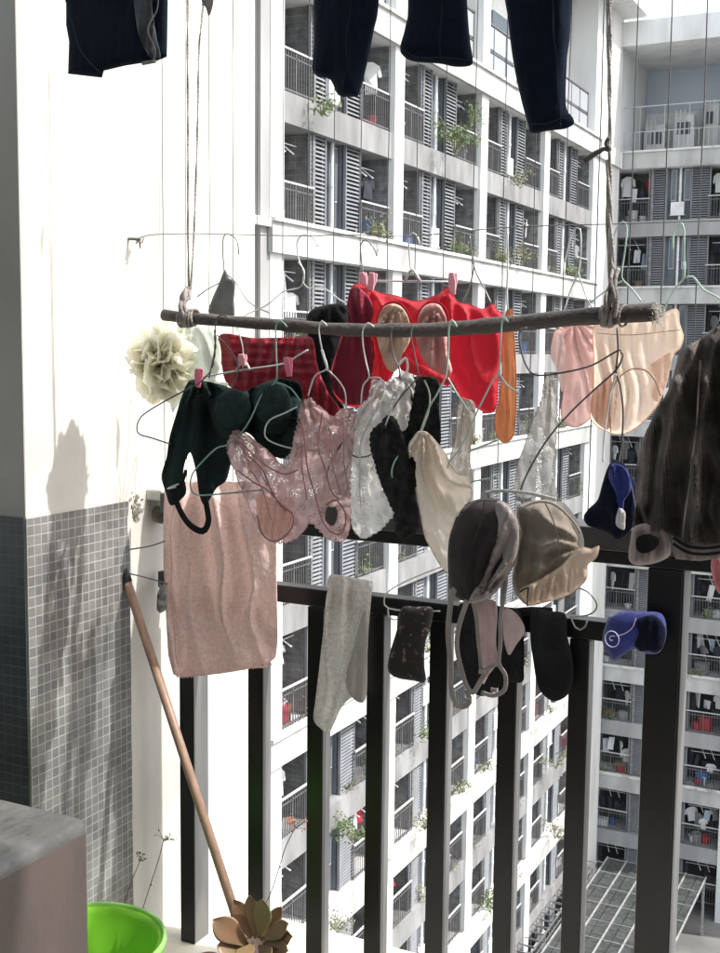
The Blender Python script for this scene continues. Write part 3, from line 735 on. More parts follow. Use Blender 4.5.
cloth('fold',[(134,-20),(150,-15),(152,10),(156,35),(160,58),(150,57),(138,30)],2.124,cm('grey_denim',(.04,.045,.055),(.02,.025,.03)),g,amp=.006,seed=8)  # fold in a paler grey than the rest of the shorts
strip('drawstring',[(158,-10),(156,10),(149,30),(155,50),(151,63)],2.115,.0018,cm('grey_tape',(.2,.2,.2)),g)
q=MB(); c=at(149,63,Y=2.13)-g.location; q.tube([c+Vector((-.017,0,0)),c+Vector((.017,0,.002))],.004,8); q.build('buckle',m_iron,g,True)
q=cloth('trouser_leg',[(300,-112),(312,-25),(314,40),(313,72),(330,80),(338,95),(350,97),(358,96),(362,85),(368,60),(374,30),(379,0),(384,-112)],2.13,m_navy,inflate=.025,amp=.006,puffw=16,pleat=0,seed=5,ridges=[([(340,-20),(345,90)],10,.01)])
trA=q; tag(q,'navy blue trouser leg with pointed hem hanging beside the first stack of balconies','trousers')
q=cloth('trouser_leg',[(404,-112),(408,0),(405,28),(400,48),(404,57),(415,62),(440,64),(455,67),(470,66),(473,60),(470,40),(467,0),(462,-112)],2.12,m_navy,inflate=.028,amp=.005,puffw=18,pleat=0,seed=6)
trB=q; tag(q,'short wide navy leg with rounded hem, middle one on the upper line','trousers')
q=cloth('trouser_leg',[(494,-112),(508,20),(513,60),(520,95),(528,125),(532,133),(548,131),(565,129),(574,124),(573,118),(566,105),(567,60),(571,20),(574,-112)],2.10,m_navy,inflate=.026,amp=.006,puffw=17,pleat=0,seed=7,ridges=[([(560,-20),(562,110)],6,.008)])
trC=q; tag(q,'longest navy trouser leg hanging in front of the thick rope side','trousers')
for ob_,pts_,yy_ in ((trA,[(352,-60),(350,0),(346,50),(343,92)],2.092),(trB,[(440,-60),(441,0),(440,62)],2.08),(trC,[(552,-60),(552,0),(556,60),(560,127)],2.062)): strip('seam',pts_,yy_,.0013,cm('navy_seam',(.012,.018,.034)),ob_)
strip('hem_stitch',[(404,50),(416,57),(440,58),(468,60)],2.082,.001,cm('navy_stitch',(.02,.028,.045)),trB)
strip('hem_stitch',[(529,124),(548,123),(571,115)],2.066,.001,cm('navy_stitch',(.02,.028,.045)),trC)
q=MB(); 
tag(cloth('cloth_scrap',[(203,-12),(213,-12),(213,4),(209,16),(206,8),(202,2)],2.38,m_rag,amp=.004),'tiny grey rag caught on the thin rope at the top','rag')
# ---- peg helper
m_peg=mat('pink_plastic',(.78,.22,.32),(.70,.18,.28),ns=20,rough=.35,trans=.1); m_pegd=mat('pale_pink_plastic',(.80,.42,.48),rough=.35,trans=.1)
def peg(px,py,Y,lx,label,h=17,w=5,lean=0,mt=m_peg):
    s=(Y+.3)/F; c=at(px,py,Y=Y); root=empty('clothes_peg',c); tag(root,label,'clothes peg','')
    if 'group' in root: del root['group']
    for k,sg in enumerate((-1,1)):
        q=MB(); W=w*s; HH=h*s
        q.add([(-W*.5,0,-HH*.5),(W*.5,0,-HH*.5),(W*.62,0,HH*.12),(W*.42,0,HH*.5),(-W*.42,0,HH*.5),(-W*.62,0,HH*.12),
               (-W*.5,.004,-HH*.5),(W*.5,.004,-HH*.5),(W*.62,.004,HH*.12),(W*.42,.004,HH*.5),(-W*.42,.004,HH*.5),(-W*.62,.004,HH*.12)],
              [(0,1,2,3,4,5),(11,10,9,8,7,6)]+[(i,i+6,(i+1)%6+6,(i+1)%6) for i in range(6)])
        o=q.build('peg_arm',mt,root); o.location=(0,-.004+sg*.004,0); o.rotation_euler=(sg*-.14,lean+sg*.06,0)
        b=o.modifiers.new('b','BEVEL'); b.width=.0012; b.segments=2
    q=MB(); q.tube([(0,.006*math.cos(a*.8),HH*.1+.004*math.sin(a*.8)) for a in range(16)],.0007,4); q.build('spring',m_iron,root)
    return root
# ---- wire hangers
m_hw=mat('white_coated_wire',(.55,.57,.56),(.42,.44,.43),ns=30,rough=.35,metal=.2)
m_hg=mat('green_coated_wire',(.10,.22,.17),(.25,.36,.31),ns=18,rough=.35)
m_hgl=mat('pale_green_wire',(.40,.55,.47),(.28,.38,.33),ns=18,rough=.35)
m_hb=mat('black_coated_wire',(.03,.03,.032),(.10,.10,.10),ns=14,rough=.4)
m_hs=mat('steel_grey_wire',(.30,.30,.30),(.16,.16,.16),ns=14,rough=.35,metal=.7)
def hanger(strokes,Y,mt,label,r=.0018,twist=None,depth=.03,seed=0,name='wire_hanger'):
    q=MB(); rr=random.Random(seed); dy=rr.uniform(.5,1)*rr.choice((-1,1))*depth
    cx=strokes[0][0][0]; cy=strokes[0][0][1]; base=at(cx,cy,Y=Y)
    for s in strokes:
        P=crom([(a,b,0) for a,b in s],3.)
        q.tube([at(v.x,v.y,Y=Y+dy*(v.x-cx)/60.+.002*math.sin(v.y*.2))-base for v in P],r,6)
    if twist:
        P=crom([(a,b,0) for a,b in twist],2.)
        for h in (0,3.14):
            q.tube([at(v.x,v.y,Y=Y+dy*(v.x-cx)/60.)-base+Vector((math.cos(i*.8+h),math.sin(i*.8+h),0))*.0016 for i,v in enumerate(P)],r*.9,5)
    o=q.build(name,mt,None,True); o.location=base
    return tag(o,label,'hanger')
YB=2.69
hanger([[(239,255),(237,241),(232,236),(226,234),(223,240),(223,255),(224,270),(222,281),(208,289),(197,297)],[(224,272),(236,283),(247,300),(258,308),(270,313)]],YB,m_hs,'grey wire hanger on the horizontal wire carrying the folded grey cloth',seed=1)
hanger([[(318,247),(313,238),(303,235),(297,243),(299,260),(304,272),(303,282),(299,288),(283,292),(267,305),(243,317),(237,330),(243,343),(245,360)],[(303,282),(308,288),(323,288),(340,300),(352,306)]],2.68,m_hw,'silver wire hanger on the horizontal wire nearest the cream wall edge',seed=2,twist=[(299,262),(304,272),(303,284)])
hanger([[(377,256),(374,248),(366,240),(361,244),(361,256),(363,272)]],2.66,m_hs,'small wire hook above the left peg of the red top',seed=3,depth=.01)
hanger([[(420,246),(418,238),(413,233),(409,240),(410,263),(412,273)]],YB,m_hw,'white plastic coated hook of the bar hanger above the red top',r=.002,seed=4,depth=.005)
hanger([[(470,236),(471,250),(474,265),(470,285),(463,302)],[(473,262),(477,275),(484,288),(491,303)]],YB,m_hs,'straight grey hanger neck right of the upper pink peg',seed=5)
hanger([[(507,226),(508,260),(507,290),(508,318)]],2.69,m_hw,'pale straight hook wire above the orange garment',r=.0022,seed=6,depth=.004)
hanger([[(565,262),(570,240),(576,228),(580,229),(581,245),(579,270),(570,292),(564,312)],[(578,272),(586,296),(592,308)]],YB,m_hw,'narrow silver hanger above the pale pink underwear',seed=7)
hanger([[(613,240),(617,228),(623,222),(627,228),(625,250),(622,272),(623,280),(631,288),(642,302)],[(622,281),(607,290),(590,303)]],YB,m_hgl,'pale green hanger hooked right beside the thick rope',r=.0021,seed=8)
hanger([[(673,250),(674,233),(680,223),(684,230),(684,255),(684,277),(677,286),(667,303),(664,313)],[(685,278),(693,277),(704,290),(717,297),(728,306)]],YB,m_hgl,'pale green hanger highest at the far end of the wire',r=.0023,seed=9,twist=[(684,262),(684,278)])
hanger([[(230,320),(224,315),(218,317),(215,330),(215,348),(211,368),(209,378)],[(217,335),(228,347),(236,360),(238,372),(233,388)],[(211,371),(198,384),(180,393),(150,410),(139,420),(138,433),(152,438),(170,444)]],2.385,m_hb,'dark wire hanger on the pole holding the dark green bra, one corner sticking out',seed=10,twist=[(215,330),(215,350),(212,368)],depth=.02)
hanger([[(287,327),(281,321),(276,326),(276,345),(277,373),(275,383),(263,393),(250,420),(240,434),(227,445),(217,448),(203,461),(192,475),(191,489),(198,495),(220,494),(262,490)],[(277,383),(290,388),(301,402)]],2.375,m_hg,'dark green wire hanger threaded through the mauve lace bra',r=.0020,seed=11,depth=.015)
hanger([[(327,326),(322,321),(319,330),(322,350),(327,368),(315,376),(308,396)],[(329,371),(338,380),(345,392),(346,408)],[(297,407),(285,413),(270,420),(265,430),(268,440),(290,448),(322,452)]],2.37,m_hw,'silver hanger on the pole over the right side of the mauve lace bra',seed=12,twist=[(322,350),(328,371)],depth=.015)
hanger([[(374,327),(368,323),(363,330),(363,345),(366,362),(369,377),(363,386),(361,404)],[(369,378),(380,378),(384,386)]],2.37,m_hw,'silver hanger on the pole above the white lace cloth',seed=13,depth=.01)
hanger([[(397,326),(392,330),(391,342),(394,357),(399,368),(400,380)]],2.37,m_hb,'short dark hook on the pole between the white lace and the red top',seed=14,depth=.01)
hanger([[(413,325),(411,335),(414,352),(417,366),(417,378),(403,394),(390,413)],[(349,430),(349,450),(356,457),(368,456),(375,452)],[(342,443),(332,460),(327,476),(329,489),(338,486),(350,482)]],2.365,m_hb,'black wire hanger running through the white lace cloth',seed=15,depth=.01)
hanger([[(457,327),(452,320),(449,330),(448,360),(445,378),(437,394),(429,408),(420,433)],[(448,378),(456,392),(462,401),(468,411)],[(412,451),(402,453),(394,463),(392,476),(399,482),(416,482)]],2.36,m_hgl,'light green hanger holding the beige satin slip',r=.0021,seed=16,depth=.012)
hanger([[(508,322),(503,318),(501,335),(499,370),(492,382),(478,410),(462,445),(449,463),(447,480),(451,486),(470,482),(498,477)],[(499,374),(508,386),(519,393)],[(498,440),(480,447),(468,452)]],2.355,m_hgl,'long pale hanger slanting under the red top toward the two cup bra',r=.0021,seed=17,depth=.015)
hanger([[(527,328),(520,331),(520,345),(526,365),(536,375),(560,373),(590,366),(612,354),(620,350),(623,355),(616,370),(593,391),(570,413),(547,440),(528,472),(520,492)],[(617,328),(618,350),(616,372),(620,385),(623,410),(622,440),(619,462)]],2.34,m_hb,'large black wire hanger twisted sideways in front of the peach underwear',r=.0020,seed=18,depth=.012)
hanger([[(616,374),(611,392),(607,415),(604,440),(603,462)]],2.335,m_hw,'thin white wire hanging down to the blue and black briefs',r=.0018,seed=19,depth=.004)
hanger([[(165,541),(150,546),(127,550),(113,554),(109,561),(113,568),(128,573),(148,578),(168,584)],[(160,583),(161,600)]],2.62,m_hs,'silver hanger end sticking out beside the pink towel above the broom tip',r=.0021,seed=20,depth=.004)
hanger([[(455,562),(430,571),(404,582),(388,592),(384,601),(388,608),(410,611),(440,611)],[(388,608),(389,617),(394,620),(400,618)]],2.66,m_hw,'silver hanger lying on the lower rail with the flowered sock',r=.0021,seed=21,depth=.004)
hanger([[(573,586),(588,592),(596,602),(596,609),(588,615),(570,617)],[(571,618),(575,627),(580,630),(585,627),(587,621)]],2.66,m_hs,'steel hanger loop resting on the lower rail beside the long black sock',r=.0021,seed=22,depth=.004)
# bars of the two peg hangers
q=MB(); q.tube([at(a,b,Y=2.44) for a,b in crom([(200,377.5),(243,370),(283,364),(296,357),(308,350)],6)],.0022,8)
q.tube([at(a,b,Y=2.44) for a,b in crom([(243,370),(243,350),(240,336),(238,328)],4)],.0015,6)
q.tube([at(a,b,Y=2.44) for a,b in crom([(236,372),(243,360),(250,370)],2)],.003,8)
tag(q.build('peg_hanger',m_hw,None,True),'white bar hanger with pink pegs gripping the dark green bra','hanger')
q=MB(); q.tube([at(a,b,Y=2.67) for a,b in [(374,281),(412,281.5),(450,282)]],.0027,8)
q.tube([at(a,b,Y=2.67) for a,b in crom([(405,281),(412,270),(420,281)],3)],.0036,8)
tag(q.build('peg_hanger',m_hw,None,True),'white bar hanger with pink pegs gripping the red top','hanger')
# ---- the washing, back to front
m_wine=cm('wine_satin',(.36,.008,.03),(.24,.005,.02),rough=.45,trans=.25,ns=20,stretch=(1,1,6))
o=cloth('ruched_briefs',[(220,335),(255,338),(300,337),(313,340),(318,367),(328,392),(342,413),(338,430),(322,418),(300,402),(280,392),(267,386),(253,393),(243,392),(228,385),(222,367)],2.50,m_wine,amp=.005,sx=.02,sy=.12,seed=3,ridges=[([(220,y),(312,y+2)],2.2,.005) for y in (343,352,361,371)])
tag(o,'wine red ruched satin briefs hanging behind the dark green bra','underwear')
m_blk=cm('black_cloth',(.010,.010,.011),(.018,.018,.02),trans=.03)
o=cloth('black_cloth',[(307,318),(314,309),(330,304.5),(345,305),(348,316),(343,330),(337,350),(331,372),(333,392),(344,408),(330,404),(318,398),(310,385),(306,362),(308,337)],2.52,m_blk,amp=.008,gather=[(330,298,12)],seed=5,puff=.012)
tag(o,'crumpled black cloth behind the pole, left of the red top','cloth')
m_red=cm('red_fabric',(.58,.012,.03),(.40,.008,.022),trans=.36,rough=.65,trc=(.60,.012,.03),ns=5)
m_crim=cm('crimson_fabric',(.30,.010,.05),(.22,.008,.035),trans=.2,rough=.7)
o=cloth('red_top',[(352,287),(358,284),(370,288),(380,293),(397,296),(412,301),(427,299),(440,293),(447,287),(453,295),(458,302),(470,305),(483,309),(492,304),(497,310),(503,318),(502,353),(498,380),(496,407),(488,413),(477,408),(462,400),(450,378),(437,376),(420,372),(408,367),(400,362),(390,380),(383,395),(375,405),(355,407),(338,400),(328,383),(335,353),(342,330),(348,303)],2.60,m_red,amp=.011,sx=.05,sy=.02,ang=.5,gather=[(368,280,12),(453,280,16)],seed=12,puff=.02,cups=[(391,335,19,33,.006),(433,336,18,33,.006)],hem=.0012)
tag(o,'bright red padded bra top pegged on the white bar behind the pole','bra top')
m_cupc=cm('cream_padding',(.72,.55,.42),(.62,.44,.34),trans=.2); m_cupp=cm('pink_padding',(.68,.40,.36),(.62,.30,.28),trans=.2)
cloth('cup_lining',[(378,314),(386,306),(395,304),(403,309),(409,322),(410,340),(404,352),(400,366),(393,372),(386,366),(380,350),(376,330)],2.538,m_cupc,o,amp=.016,gather=[(398,300,16)],sx=.1,sy=.05,puff=.004,seed=2)
cloth('cup_lining',[(419,314),(427,305),(437,304),(444,312),(447,328),(447,350),(452,372),(444,376),(430,368),(419,352),(416,332)],2.538,m_cupp,o,amp=.016,gather=[(434,300,18)],sx=.1,sy=.05,puff=.004,seed=6)
strip('cup_edge',[(376,334),(377,316),(385,305),(396,302),(405,308),(411,322)],2.520,.0022,m_red,o)
strip('cup_edge',[(416,336),(417,316),(426,304),(437,302),(446,310),(449,330)],2.520,.0022,m_red,o)
cloth('red_fold',[(404,352),(412,360),(425,366),(440,374),(452,378),(448,386),(430,380),(412,374),(400,368)],2.520,m_red,o,amp=.008,seed=14,puff=.006,puffw=5)
cloth('side_panel',[(350,290),(362,290),(372,305),(372,330),(374,355),(370,385),(366,402),(350,405),(340,399),(331,383),(337,353),(344,330)],2.555,m_crim,o,amp=.008,seed=9)
cloth('red_piping',[(372,305),(378,302),(381,320),(379,345),(388,380),(380,392),(374,370),(371,340)],2.548,cm('bright_red_piping',(.70,.02,.03),trans=.3),o,amp=.003,seed=4) 
# small pale script on the red top
q=MB(); pts=[(417+i*.75,370+2.2*math.sin(i*1.7)+i*.25,0) for i in range(22)]
q.tube([at(a,b,Y=2.548)-o.location for a,b,_ in crom(pts,1.)],.0007,4); q.build('script_print',mat('white_print',(.85,.8,.8),rough=.6),o)
m_or=cm('orange_cloth',(.60,.22,.09),(.48,.16,.07),trans=.35)
o=cloth('orange_garment',[(507,310),(512,309),(514,335),(516,370),(516,407),(514,433),(509,441),(502,442),(496,433),(495,417),(499,400),(502,373),(502,335)],2.62,m_or,amp=.006,seed=3,puff=.006,hem=.001); tag(o,'narrow orange strap shaped garment right of the red top','garment')
# loofah
m_tulle=cm('cream_tulle',(.97,.96,.88),(.95,.93,.80),trans=.8,rough=.7,bump=.3,ns=9,alpha=(300,.2,.45,.75))
def ruffle(name,cx,cy,rx,ry,Y,mt,label,seed,n=26):
    rr=random.Random(seed); c=at(cx,cy,Y=Y); s=(Y+.3)/F*1.02; mb=MB()
    for i in range(n):
        d=Vector((rr.gauss(0,1),rr.gauss(-.3,.8),rr.gauss(0,1))).normalized()
        a=d.orthogonal().normalized(); b=d.cross(a)
        R_=rr.uniform(.6,1.0); cen=d*.012
        nu,nv=30,5; V=[];Fc=[]; ph=rr.uniform(0,6); k=rr.choice((4,5,6,7))
        for u in range(nu):
            an=6.283*u/nu
            for v in range(nv):
                t=v/(nv-1); r_=R_*(.15+.85*t)*(1+.12*math.sin(3*an+ph))
                off=d*(.22*t*math.sin(k*an+ph)+.42*t*t)*.9
                q=(a*math.cos(an)+b*math.sin(an))*r_*.85+off
                V.append(cen+Vector((q.x*rx*s,q.y*rx*s*.8,q.z*ry*s)))
        for u in range(nu):
            for v in range(nv-1): 
                p0=u*nv+v;p1=((u+1)%nu)*nv+v; Fc.append((p0,p1,p1+1,p0+1))
        mb.add(V,Fc)
    o=mb.build(name,mt,None,True); o.location=c
    return tag(o,label,'bath puff')
lf=ruffle('bath_puff',163,361,42,47,2.43,m_tulle,'cream yellow ruffled bath puff hanging by the left end of the pole',3)
m_pale=cm('pale_green_net',(.66,.74,.66),(.74,.78,.68),trans=.45,alpha=(300,.3,.5,.4))
o=cloth('net_cloth',[(172,328),(195,326),(212,331),(220,345),(221,365),(216,380),(228,383),(222,392),(205,386),(195,395),(178,405),(172,412),(168,385),(170,350)],2.46,m_pale,amp=.008,gather=[(192,315,12)],seed=6,puff=.01); tag(o,'pale green net cloth between the bath puff and the wine red briefs','cloth')
o=cloth('grey_cloth',[(225,270),(229,278),(235,283),(234,300),(234,316),(222,315),(209,313),(212,300),(219,284)],2.64,cm('grey_cloth',(.16,.17,.17),(.10,.105,.11)),amp=.01,gather=[(227,262,10)],seed=3,puff=.006); tag(o,'folded grey cloth hanging small above the wine red briefs','cloth')
# pale pink + peach
m_pink=cm('pale_pink_cloth',(.80,.54,.49),(.70,.42,.38),trans=.5,ns=9)
o=cloth('pink_underwear',[(553,337),(556,330),(575,325),(592,322),(597,345),(597,400),(590,418),(577,427),(566,424),(561,413),(563,390),(559,374),(551,355)],2.58,m_pink,amp=.010,gather=[(574,315,14)],seed=4,hem=.001); tag(o,'pale pink crumpled underwear left of the peach briefs','underwear')
cloth('pale_side',[(553,338),(560,330),(565,345),(566,372),(562,392),(557,372),(551,355)],2.56,cm('white_pink_cloth',(.82,.66,.62),trans=.4),o,amp=.004,seed=2)
m_peach=cm('peach_cloth',(.88,.72,.60),(.84,.66,.53),trans=.6,ns=5)
o=cloth('peach_briefs',[(595,325),(618,321),(655,320),(667,312),(677,310),(679,323),(683,337),(680,348),(673,355),(669,370),(665,387),(657,405),(645,420),(631,431),(617,434),(604,430),(595,424),(590,415),(593,400),(594,360)],2.56,m_peach,amp=.007,sx=.04,sy=.015,seed=8,puff=.012,ridges=[([(612,432),(611,400),(615,380),(628,369),(645,371),(655,382),(662,398)],1.6,.003)],hem=.0016); tag(o,'large peach briefs with wide waistband under the right end of the pole','underwear')
cloth('side_panel',[(657,360),(673,352),(669,370),(665,387),(657,402),(650,392),(655,378),(648,368)],2.535,cm('dusky_peach_mesh',(.80,.60,.48),(.72,.52,.41),trans=.5),o,amp=.004,seed=5)
cloth('inner_panel',[(592,395),(600,385),(610,372),(613,400),(610,428),(600,426),(591,413)],2.535,cm('pink_peach_mesh',(.82,.58,.47),(.76,.52,.42),trans=.5),o,amp=.012,seed=6)
strip('gusset_seam',[(611,432),(609,412),(612,392),(620,377),(632,369),(646,371),(656,382),(661,396)],2.525,.0016,cm('seam_peach',(.50,.32,.22)),o)
strip('waistband',[(597,333),(630,335),(660,332),(680,330)],2.535,.0011,cm('band_thread',(.55,.36,.24)),o)
# grey lace by orange
m_glace=cm('grey_lace',(.60,.60,.58),(.44,.44,.42),trans=.5,ns=30,alpha=(190,.1,.3,.8))
o=cloth('grey_lace_camisole',[(547,373),(552,374),(557,395),(556,440),(553,470),(556,500),(540,497),(522,498),(515,490),(518,465),(527,440),(534,418),(541,400)],2.47,m_glace,amp=.008,gather=[(550,366,14)],seed=4,hem=.0008,frill=1.3); tag(o,'grey lace camisole hanging limp above the two cup bra','camisole')
# dark green bra
m_green=cm('dark_green_satin',(.016,.032,.030),(.010,.018,.018),rough=.4,trans=.03,ns=8); m_greenl=cm('dark_green_lace',(.012,.024,.024),(.022,.036,.036),rough=.6,trans=.03,ns=60,bump=.8,bs=180)
m_str=cm('black_strap',(.012,.013,.013),trans=0)
o=cloth('green_bra',[(190,381),(207,382),(220,385),(233,389),(245,392),(253,388),(267,382),(280,379),(292,381),(300,386),(303,405),(301,427),(293,448),(284,458),(277,457),(266,454),(256,440),(246,432),(238,440),(231,462),(226,480),(217,487),(209,500),(206,507),(200,496),(196,470),(190,452),(183,470),(186,490),(182,498),(171,505),(166,492),(162,476),(167,457),(170,437),(177,413),(182,397)],2.41,m_green,amp=.012,gather=[(198,374,12),(289,372,10)],seed=7,cups=[(232,412,21,27,.035),(272,408,22,27,.035)],hem=.0012,
   ridges=[([(190,390),(178,450),(172,490)],5,.014),([(205,390),(196,430),(200,480)],4,.012)])
tag(o,'dark green satin bra with lace cups pegged under the pole','bra')
for (cx,cy,s_) in ((233,409,3),(272,404,5)):
    a=[(cx+18*math.cos(t),cy+20*math.sin(t)) for t in [i*.628 for i in range(10)]]
    cloth('lace_cup',a,2.378,m_greenl,o,amp=.003,puff=.012,puffw=16,pleat=0,seed=s_)
strip('strap',[(172,490),(178,508),(190,524),(203,531),(208,522),(206,508),(204,492)],2.385,.0085,m_str,o)
strip('strap',[(186,470),(180,485),(172,498)],2.385,.005,m_str,o)
strip('strap',[(176,487),(166,489),(178,484)],2.38,.0018,m_hw,o)
strip('bow',[(300,420),(290,418),(283,424),(288,430)],2.37,.002,m_str,o)
# pink towel
m_towel=cm('pink_terry',(.96,.82,.78),(.80,.60,.56),trans=.42,bump=1.,bs=420,detail=6,cmin=.3,cmax=.7,ns=110,sheen=.5,rough=.95)
o=cloth('pink_towel',[(165,484),(190,482),(230,482),(276,484),(276,540),(276,580),(277,620),(277,642),(275,657),(266,664),(245,669),(220,673),(200,675),(185,676),(174,674),(169,655),(167,623),(164,560),(164,520)],2.64,m_towel,amp=.016,sx=.03,sy=.005,ang=-.12,seed=21,smooth=False,pleat=30.,warp=.35,step=2.6,thick=.004,ridges=[([(215,500),(222,560),(232,610),(245,655)],9,.022),([(255,490),(262,560),(268,620)],9,.018),([(182,495),(178,560),(183,660)],5,.012)],fine=.002,hem=.0022)
tag(o,'pink terry towel with frayed hem hanging over the top rail','towel')
strip('edge_band',[(173,500),(171,560),(172,610),(178,665)],2.607,.0022,cm('pale_edge',(.72,.5,.46),bump=1.,bs=300),o)
q=MB(); rr=random.Random(8)
for i in range(150):
    t=i/150; x=176+t*97; y=675-t*13+2*math.sin(t*9)
    a=at(x,y,Y=2.63)-o.location; q.tube([a,a+Vector((rr.gauss(0,.0015),-.002,-.004-rr.random()*.004))],.0008,4)
q.build('fringe',m_towel,o)
t=cloth('care_tag',[(158,592),(166,583),(167,607),(160,613),(157,610)],2.63,cm('grey_tag',(.12,.12,.12),(.5,.5,.5),ns=60),o,amp=.001)
# mauve lace bra
m_mauve=cm('mauve_lace',(.64,.46,.45),(.46,.31,.31),trans=.5,ns=45,bump=.8,bs=150,alpha=(170,.12,.35,.75))
m_mauved=cm('mauve_edge',(.40,.20,.19),(.30,.15,.15),trans=.3)
o=cloth('mauve_lace_bra',[(233,432),(239,430),(247,436),(263,447),(277,460),(287,467),(292,450),(297,427),(301,405),(309,398),(319,406),(333,417),(341,410),(349,409),(355,416),(353,440),(350,480),(350,515),(346,538),(335,541),(322,534),(310,523),(303,531),(294,540),(280,543),(265,538),(258,525),(250,508),(236,474),(227,448)],2.36,m_mauve,amp=.018,sx=.13,sy=.045,ang=.6,gather=[(236,428,9),(306,392,13),(349,404,8)],seed=13,holes=[[(327,507),(334,505),(338,514),(333,526),(325,520)]],hem=.0010,fine=.004,frill=1.6)
tag(o,'dusty mauve lace bra hung on the dark green hanger','bra')
cloth('sheer_cup',[(258,495),(275,500),(292,510),(294,525),(285,539),(268,537),(258,522)],2.35,cm('sheer_mauve',(.80,.56,.48),(.72,.48,.42),trans=.6,alpha=(220,.1,.4,.7)),o,amp=.006,seed=3)
strip('edging',[(246,455),(262,470),(272,490),(280,505),(292,515),(291,530),(276,541),(262,535),(257,515)],2.335,.0022,m_mauved,o)
strip('edging',[(237,470),(252,482),(268,490),(282,505)],2.335,.0018,m_mauved,o)
strip('edging',[(300,420),(306,450),(310,480),(318,505),(327,528),(340,534),(346,515),(337,500),(326,505)],2.335,.002,m_mauved,o)
strip('edging',[(322,412),(318,440),(324,465),(330,490),(340,500)],2.335,.0018,m_mauved,o)
strip('edging',[(233,436),(250,452),(268,466),(284,474),(297,470)],2.335,.0018,m_mauved,o)
for k_,s_ in enumerate([[(240,440),(256,462),(268,486)],[(300,425),(302,460),(306,500)],[(328,425),(333,460),(340,495)],[(342,418),(344,450),(347,490)],[(250,470),(263,492),(272,520)]]): strip('gather',s_,2.333,.0014,m_mauved,o)
# white lace
m_wl=cm('white_lace',(.72,.72,.70),(.56,.56,.54),trans=.55,ns=35,bump=.6,bs=160,alpha=(200,.12,.35,.6))
o=cloth('white_lace_camisole',[(374,380),(385,383),(395,377),(405,374),(413,377),(414,392),(410,410),(406,427),(399,433),(390,452),(382,470),(382,490),(388,503),(394,513),(388,522),(378,531),(366,538),(356,533),(348,512),(338,505),(327,500),(326,480),(334,455),(347,430),(356,415),(360,407),(367,400),(371,389)],2.39,m_wl,amp=.018,sx=.12,sy=.03,ang=-.35,gather=[(375,376,12),(405,368,16)],seed=15,hem=.0009,fine=.004,frill=1.5)
tag(o,'white lace camisole bunched on the hangers in the middle of the pole','camisole')
strip('strap',[(372,400),(376,385),(383,381),(384,395),(377,410)],2.36,.0025,cm('white_strap',(.7,.7,.68)),o)
strip('strap',[(398,366),(405,358),(407,370),(402,378)],2.36,.003,cm('white_strap2',(.75,.72,.72)),o)
for s in ([(362,405),(350,440),(345,490)],[(380,400),(360,450),(362,510)],[(400,385),(388,420),(372,470)]): strip('pleat',s,2.352,.0018,m_wl,o)
# black pair
m_bl=cm('black_lace',(.012,.012,.013),(.03,.03,.03),trans=.05,ns=60,bump=.8,bs=160)
o=cloth('black_lace_vest',[(412,379),(425,377),(438,381),(439,410),(440,443),(428,446),(415,447),(407,452),(402,436),(409,415),(411,397)],2.42,m_bl,amp=.008,seed=2,hem=.001); tag(o,'black lace vest hanging directly below the red top','vest')
strip('strap',[(424,380),(429,395),(428,415),(420,435),(410,448)],2.395,.0018,cm('white_piping',(.5,.5,.48)),o)
o=cloth('black_lace_briefs',[(380,424),(387,416),(395,419),(401,432),(406,447),(411,456),(417,467),(416,495),(420,510),(423,522),(415,533),(403,539),(396,531),(395,515),(388,500),(380,480),(374,460),(370,440),(374,429)],2.355,m_bl,amp=.009,gather=[(388,408,12)],seed=3,puff=.008,hem=.001,fine=.003,frill=1.2); tag(o,'black lace briefs hanging between the white lace and the beige satin','underwear')
# beige satin + sheer band
m_beige=cm('beige_satin',(.84,.76,.66),(.66,.58,.49),trans=.5,ns=5,rough=.5)
o=cloth('beige_slip',[(414,437),(418,432),(425,432),(432,437),(440,447),(446,455),(456,472),(467,477),(472,495),(466,506),(456,516),(450,540),(451,572),(442,567),(433,552),(425,536),(421,515),(417,495),(411,465),(409,445)],2.34,m_beige,amp=.022,sx=.08,sy=.025,ang=-.4,gather=[(420,424,16)],seed=31,hem=.0014); tag(o,'beige satin slip hanging from the light green hanger','slip')
m_sheer=cm('sheer_beige',(.50,.46,.41),(.38,.35,.31),trans=.45,alpha=(260,.1,.4,.75))
o=cloth('sheer_stocking',[(460,399),(468,400),(474,403),(475,422),(471,445),(470,462),(473,480),(466,486),(456,480),(450,462),(456,435),(457,412)],2.43,m_sheer,amp=.007,gather=[(466,392,12)],seed=6,hem=.001); tag(o,'sheer beige stocking hanging behind the beige slip','stocking')
# two cup bra
m_taupe=cm('taupe_cup',(.028,.024,.024),(.05,.043,.042),trans=.03,ns=9); m_taupel=cm('taupe_satin',(.30,.26,.25),(.20,.175,.17),trans=.15,rough=.5)
m_bcup=cm('beige_cup',(.22,.195,.165),(.32,.27,.225),trans=.22,ns=6)
o=cloth('taupe_bra',[(463,509),(472,502),(483,499),(499,500),(511,511),(518,530),(517,552),(509,573),(493,594),(478,601),(463,600),(453,592),(449,576),(450,538)],2.30,m_taupe,amp=.007,gather=[(470,608,14)],puff=.045,puffw=30,pleat=0,seed=4,hem=.0016)
tag(o,'large padded taupe and beige bra hanging with dangling straps in front of the rails','bra')
cloth('satin_panel',[(496,503),(507,505),(517,520),(519,540),(514,562),(505,580),(488,598),(470,602),(477,585),(490,560),(497,530)],2.262,m_taupel,o,amp=.016,gather=[(478,606,26)],sx=.14,sy=.04,puff=.010,seed=9)
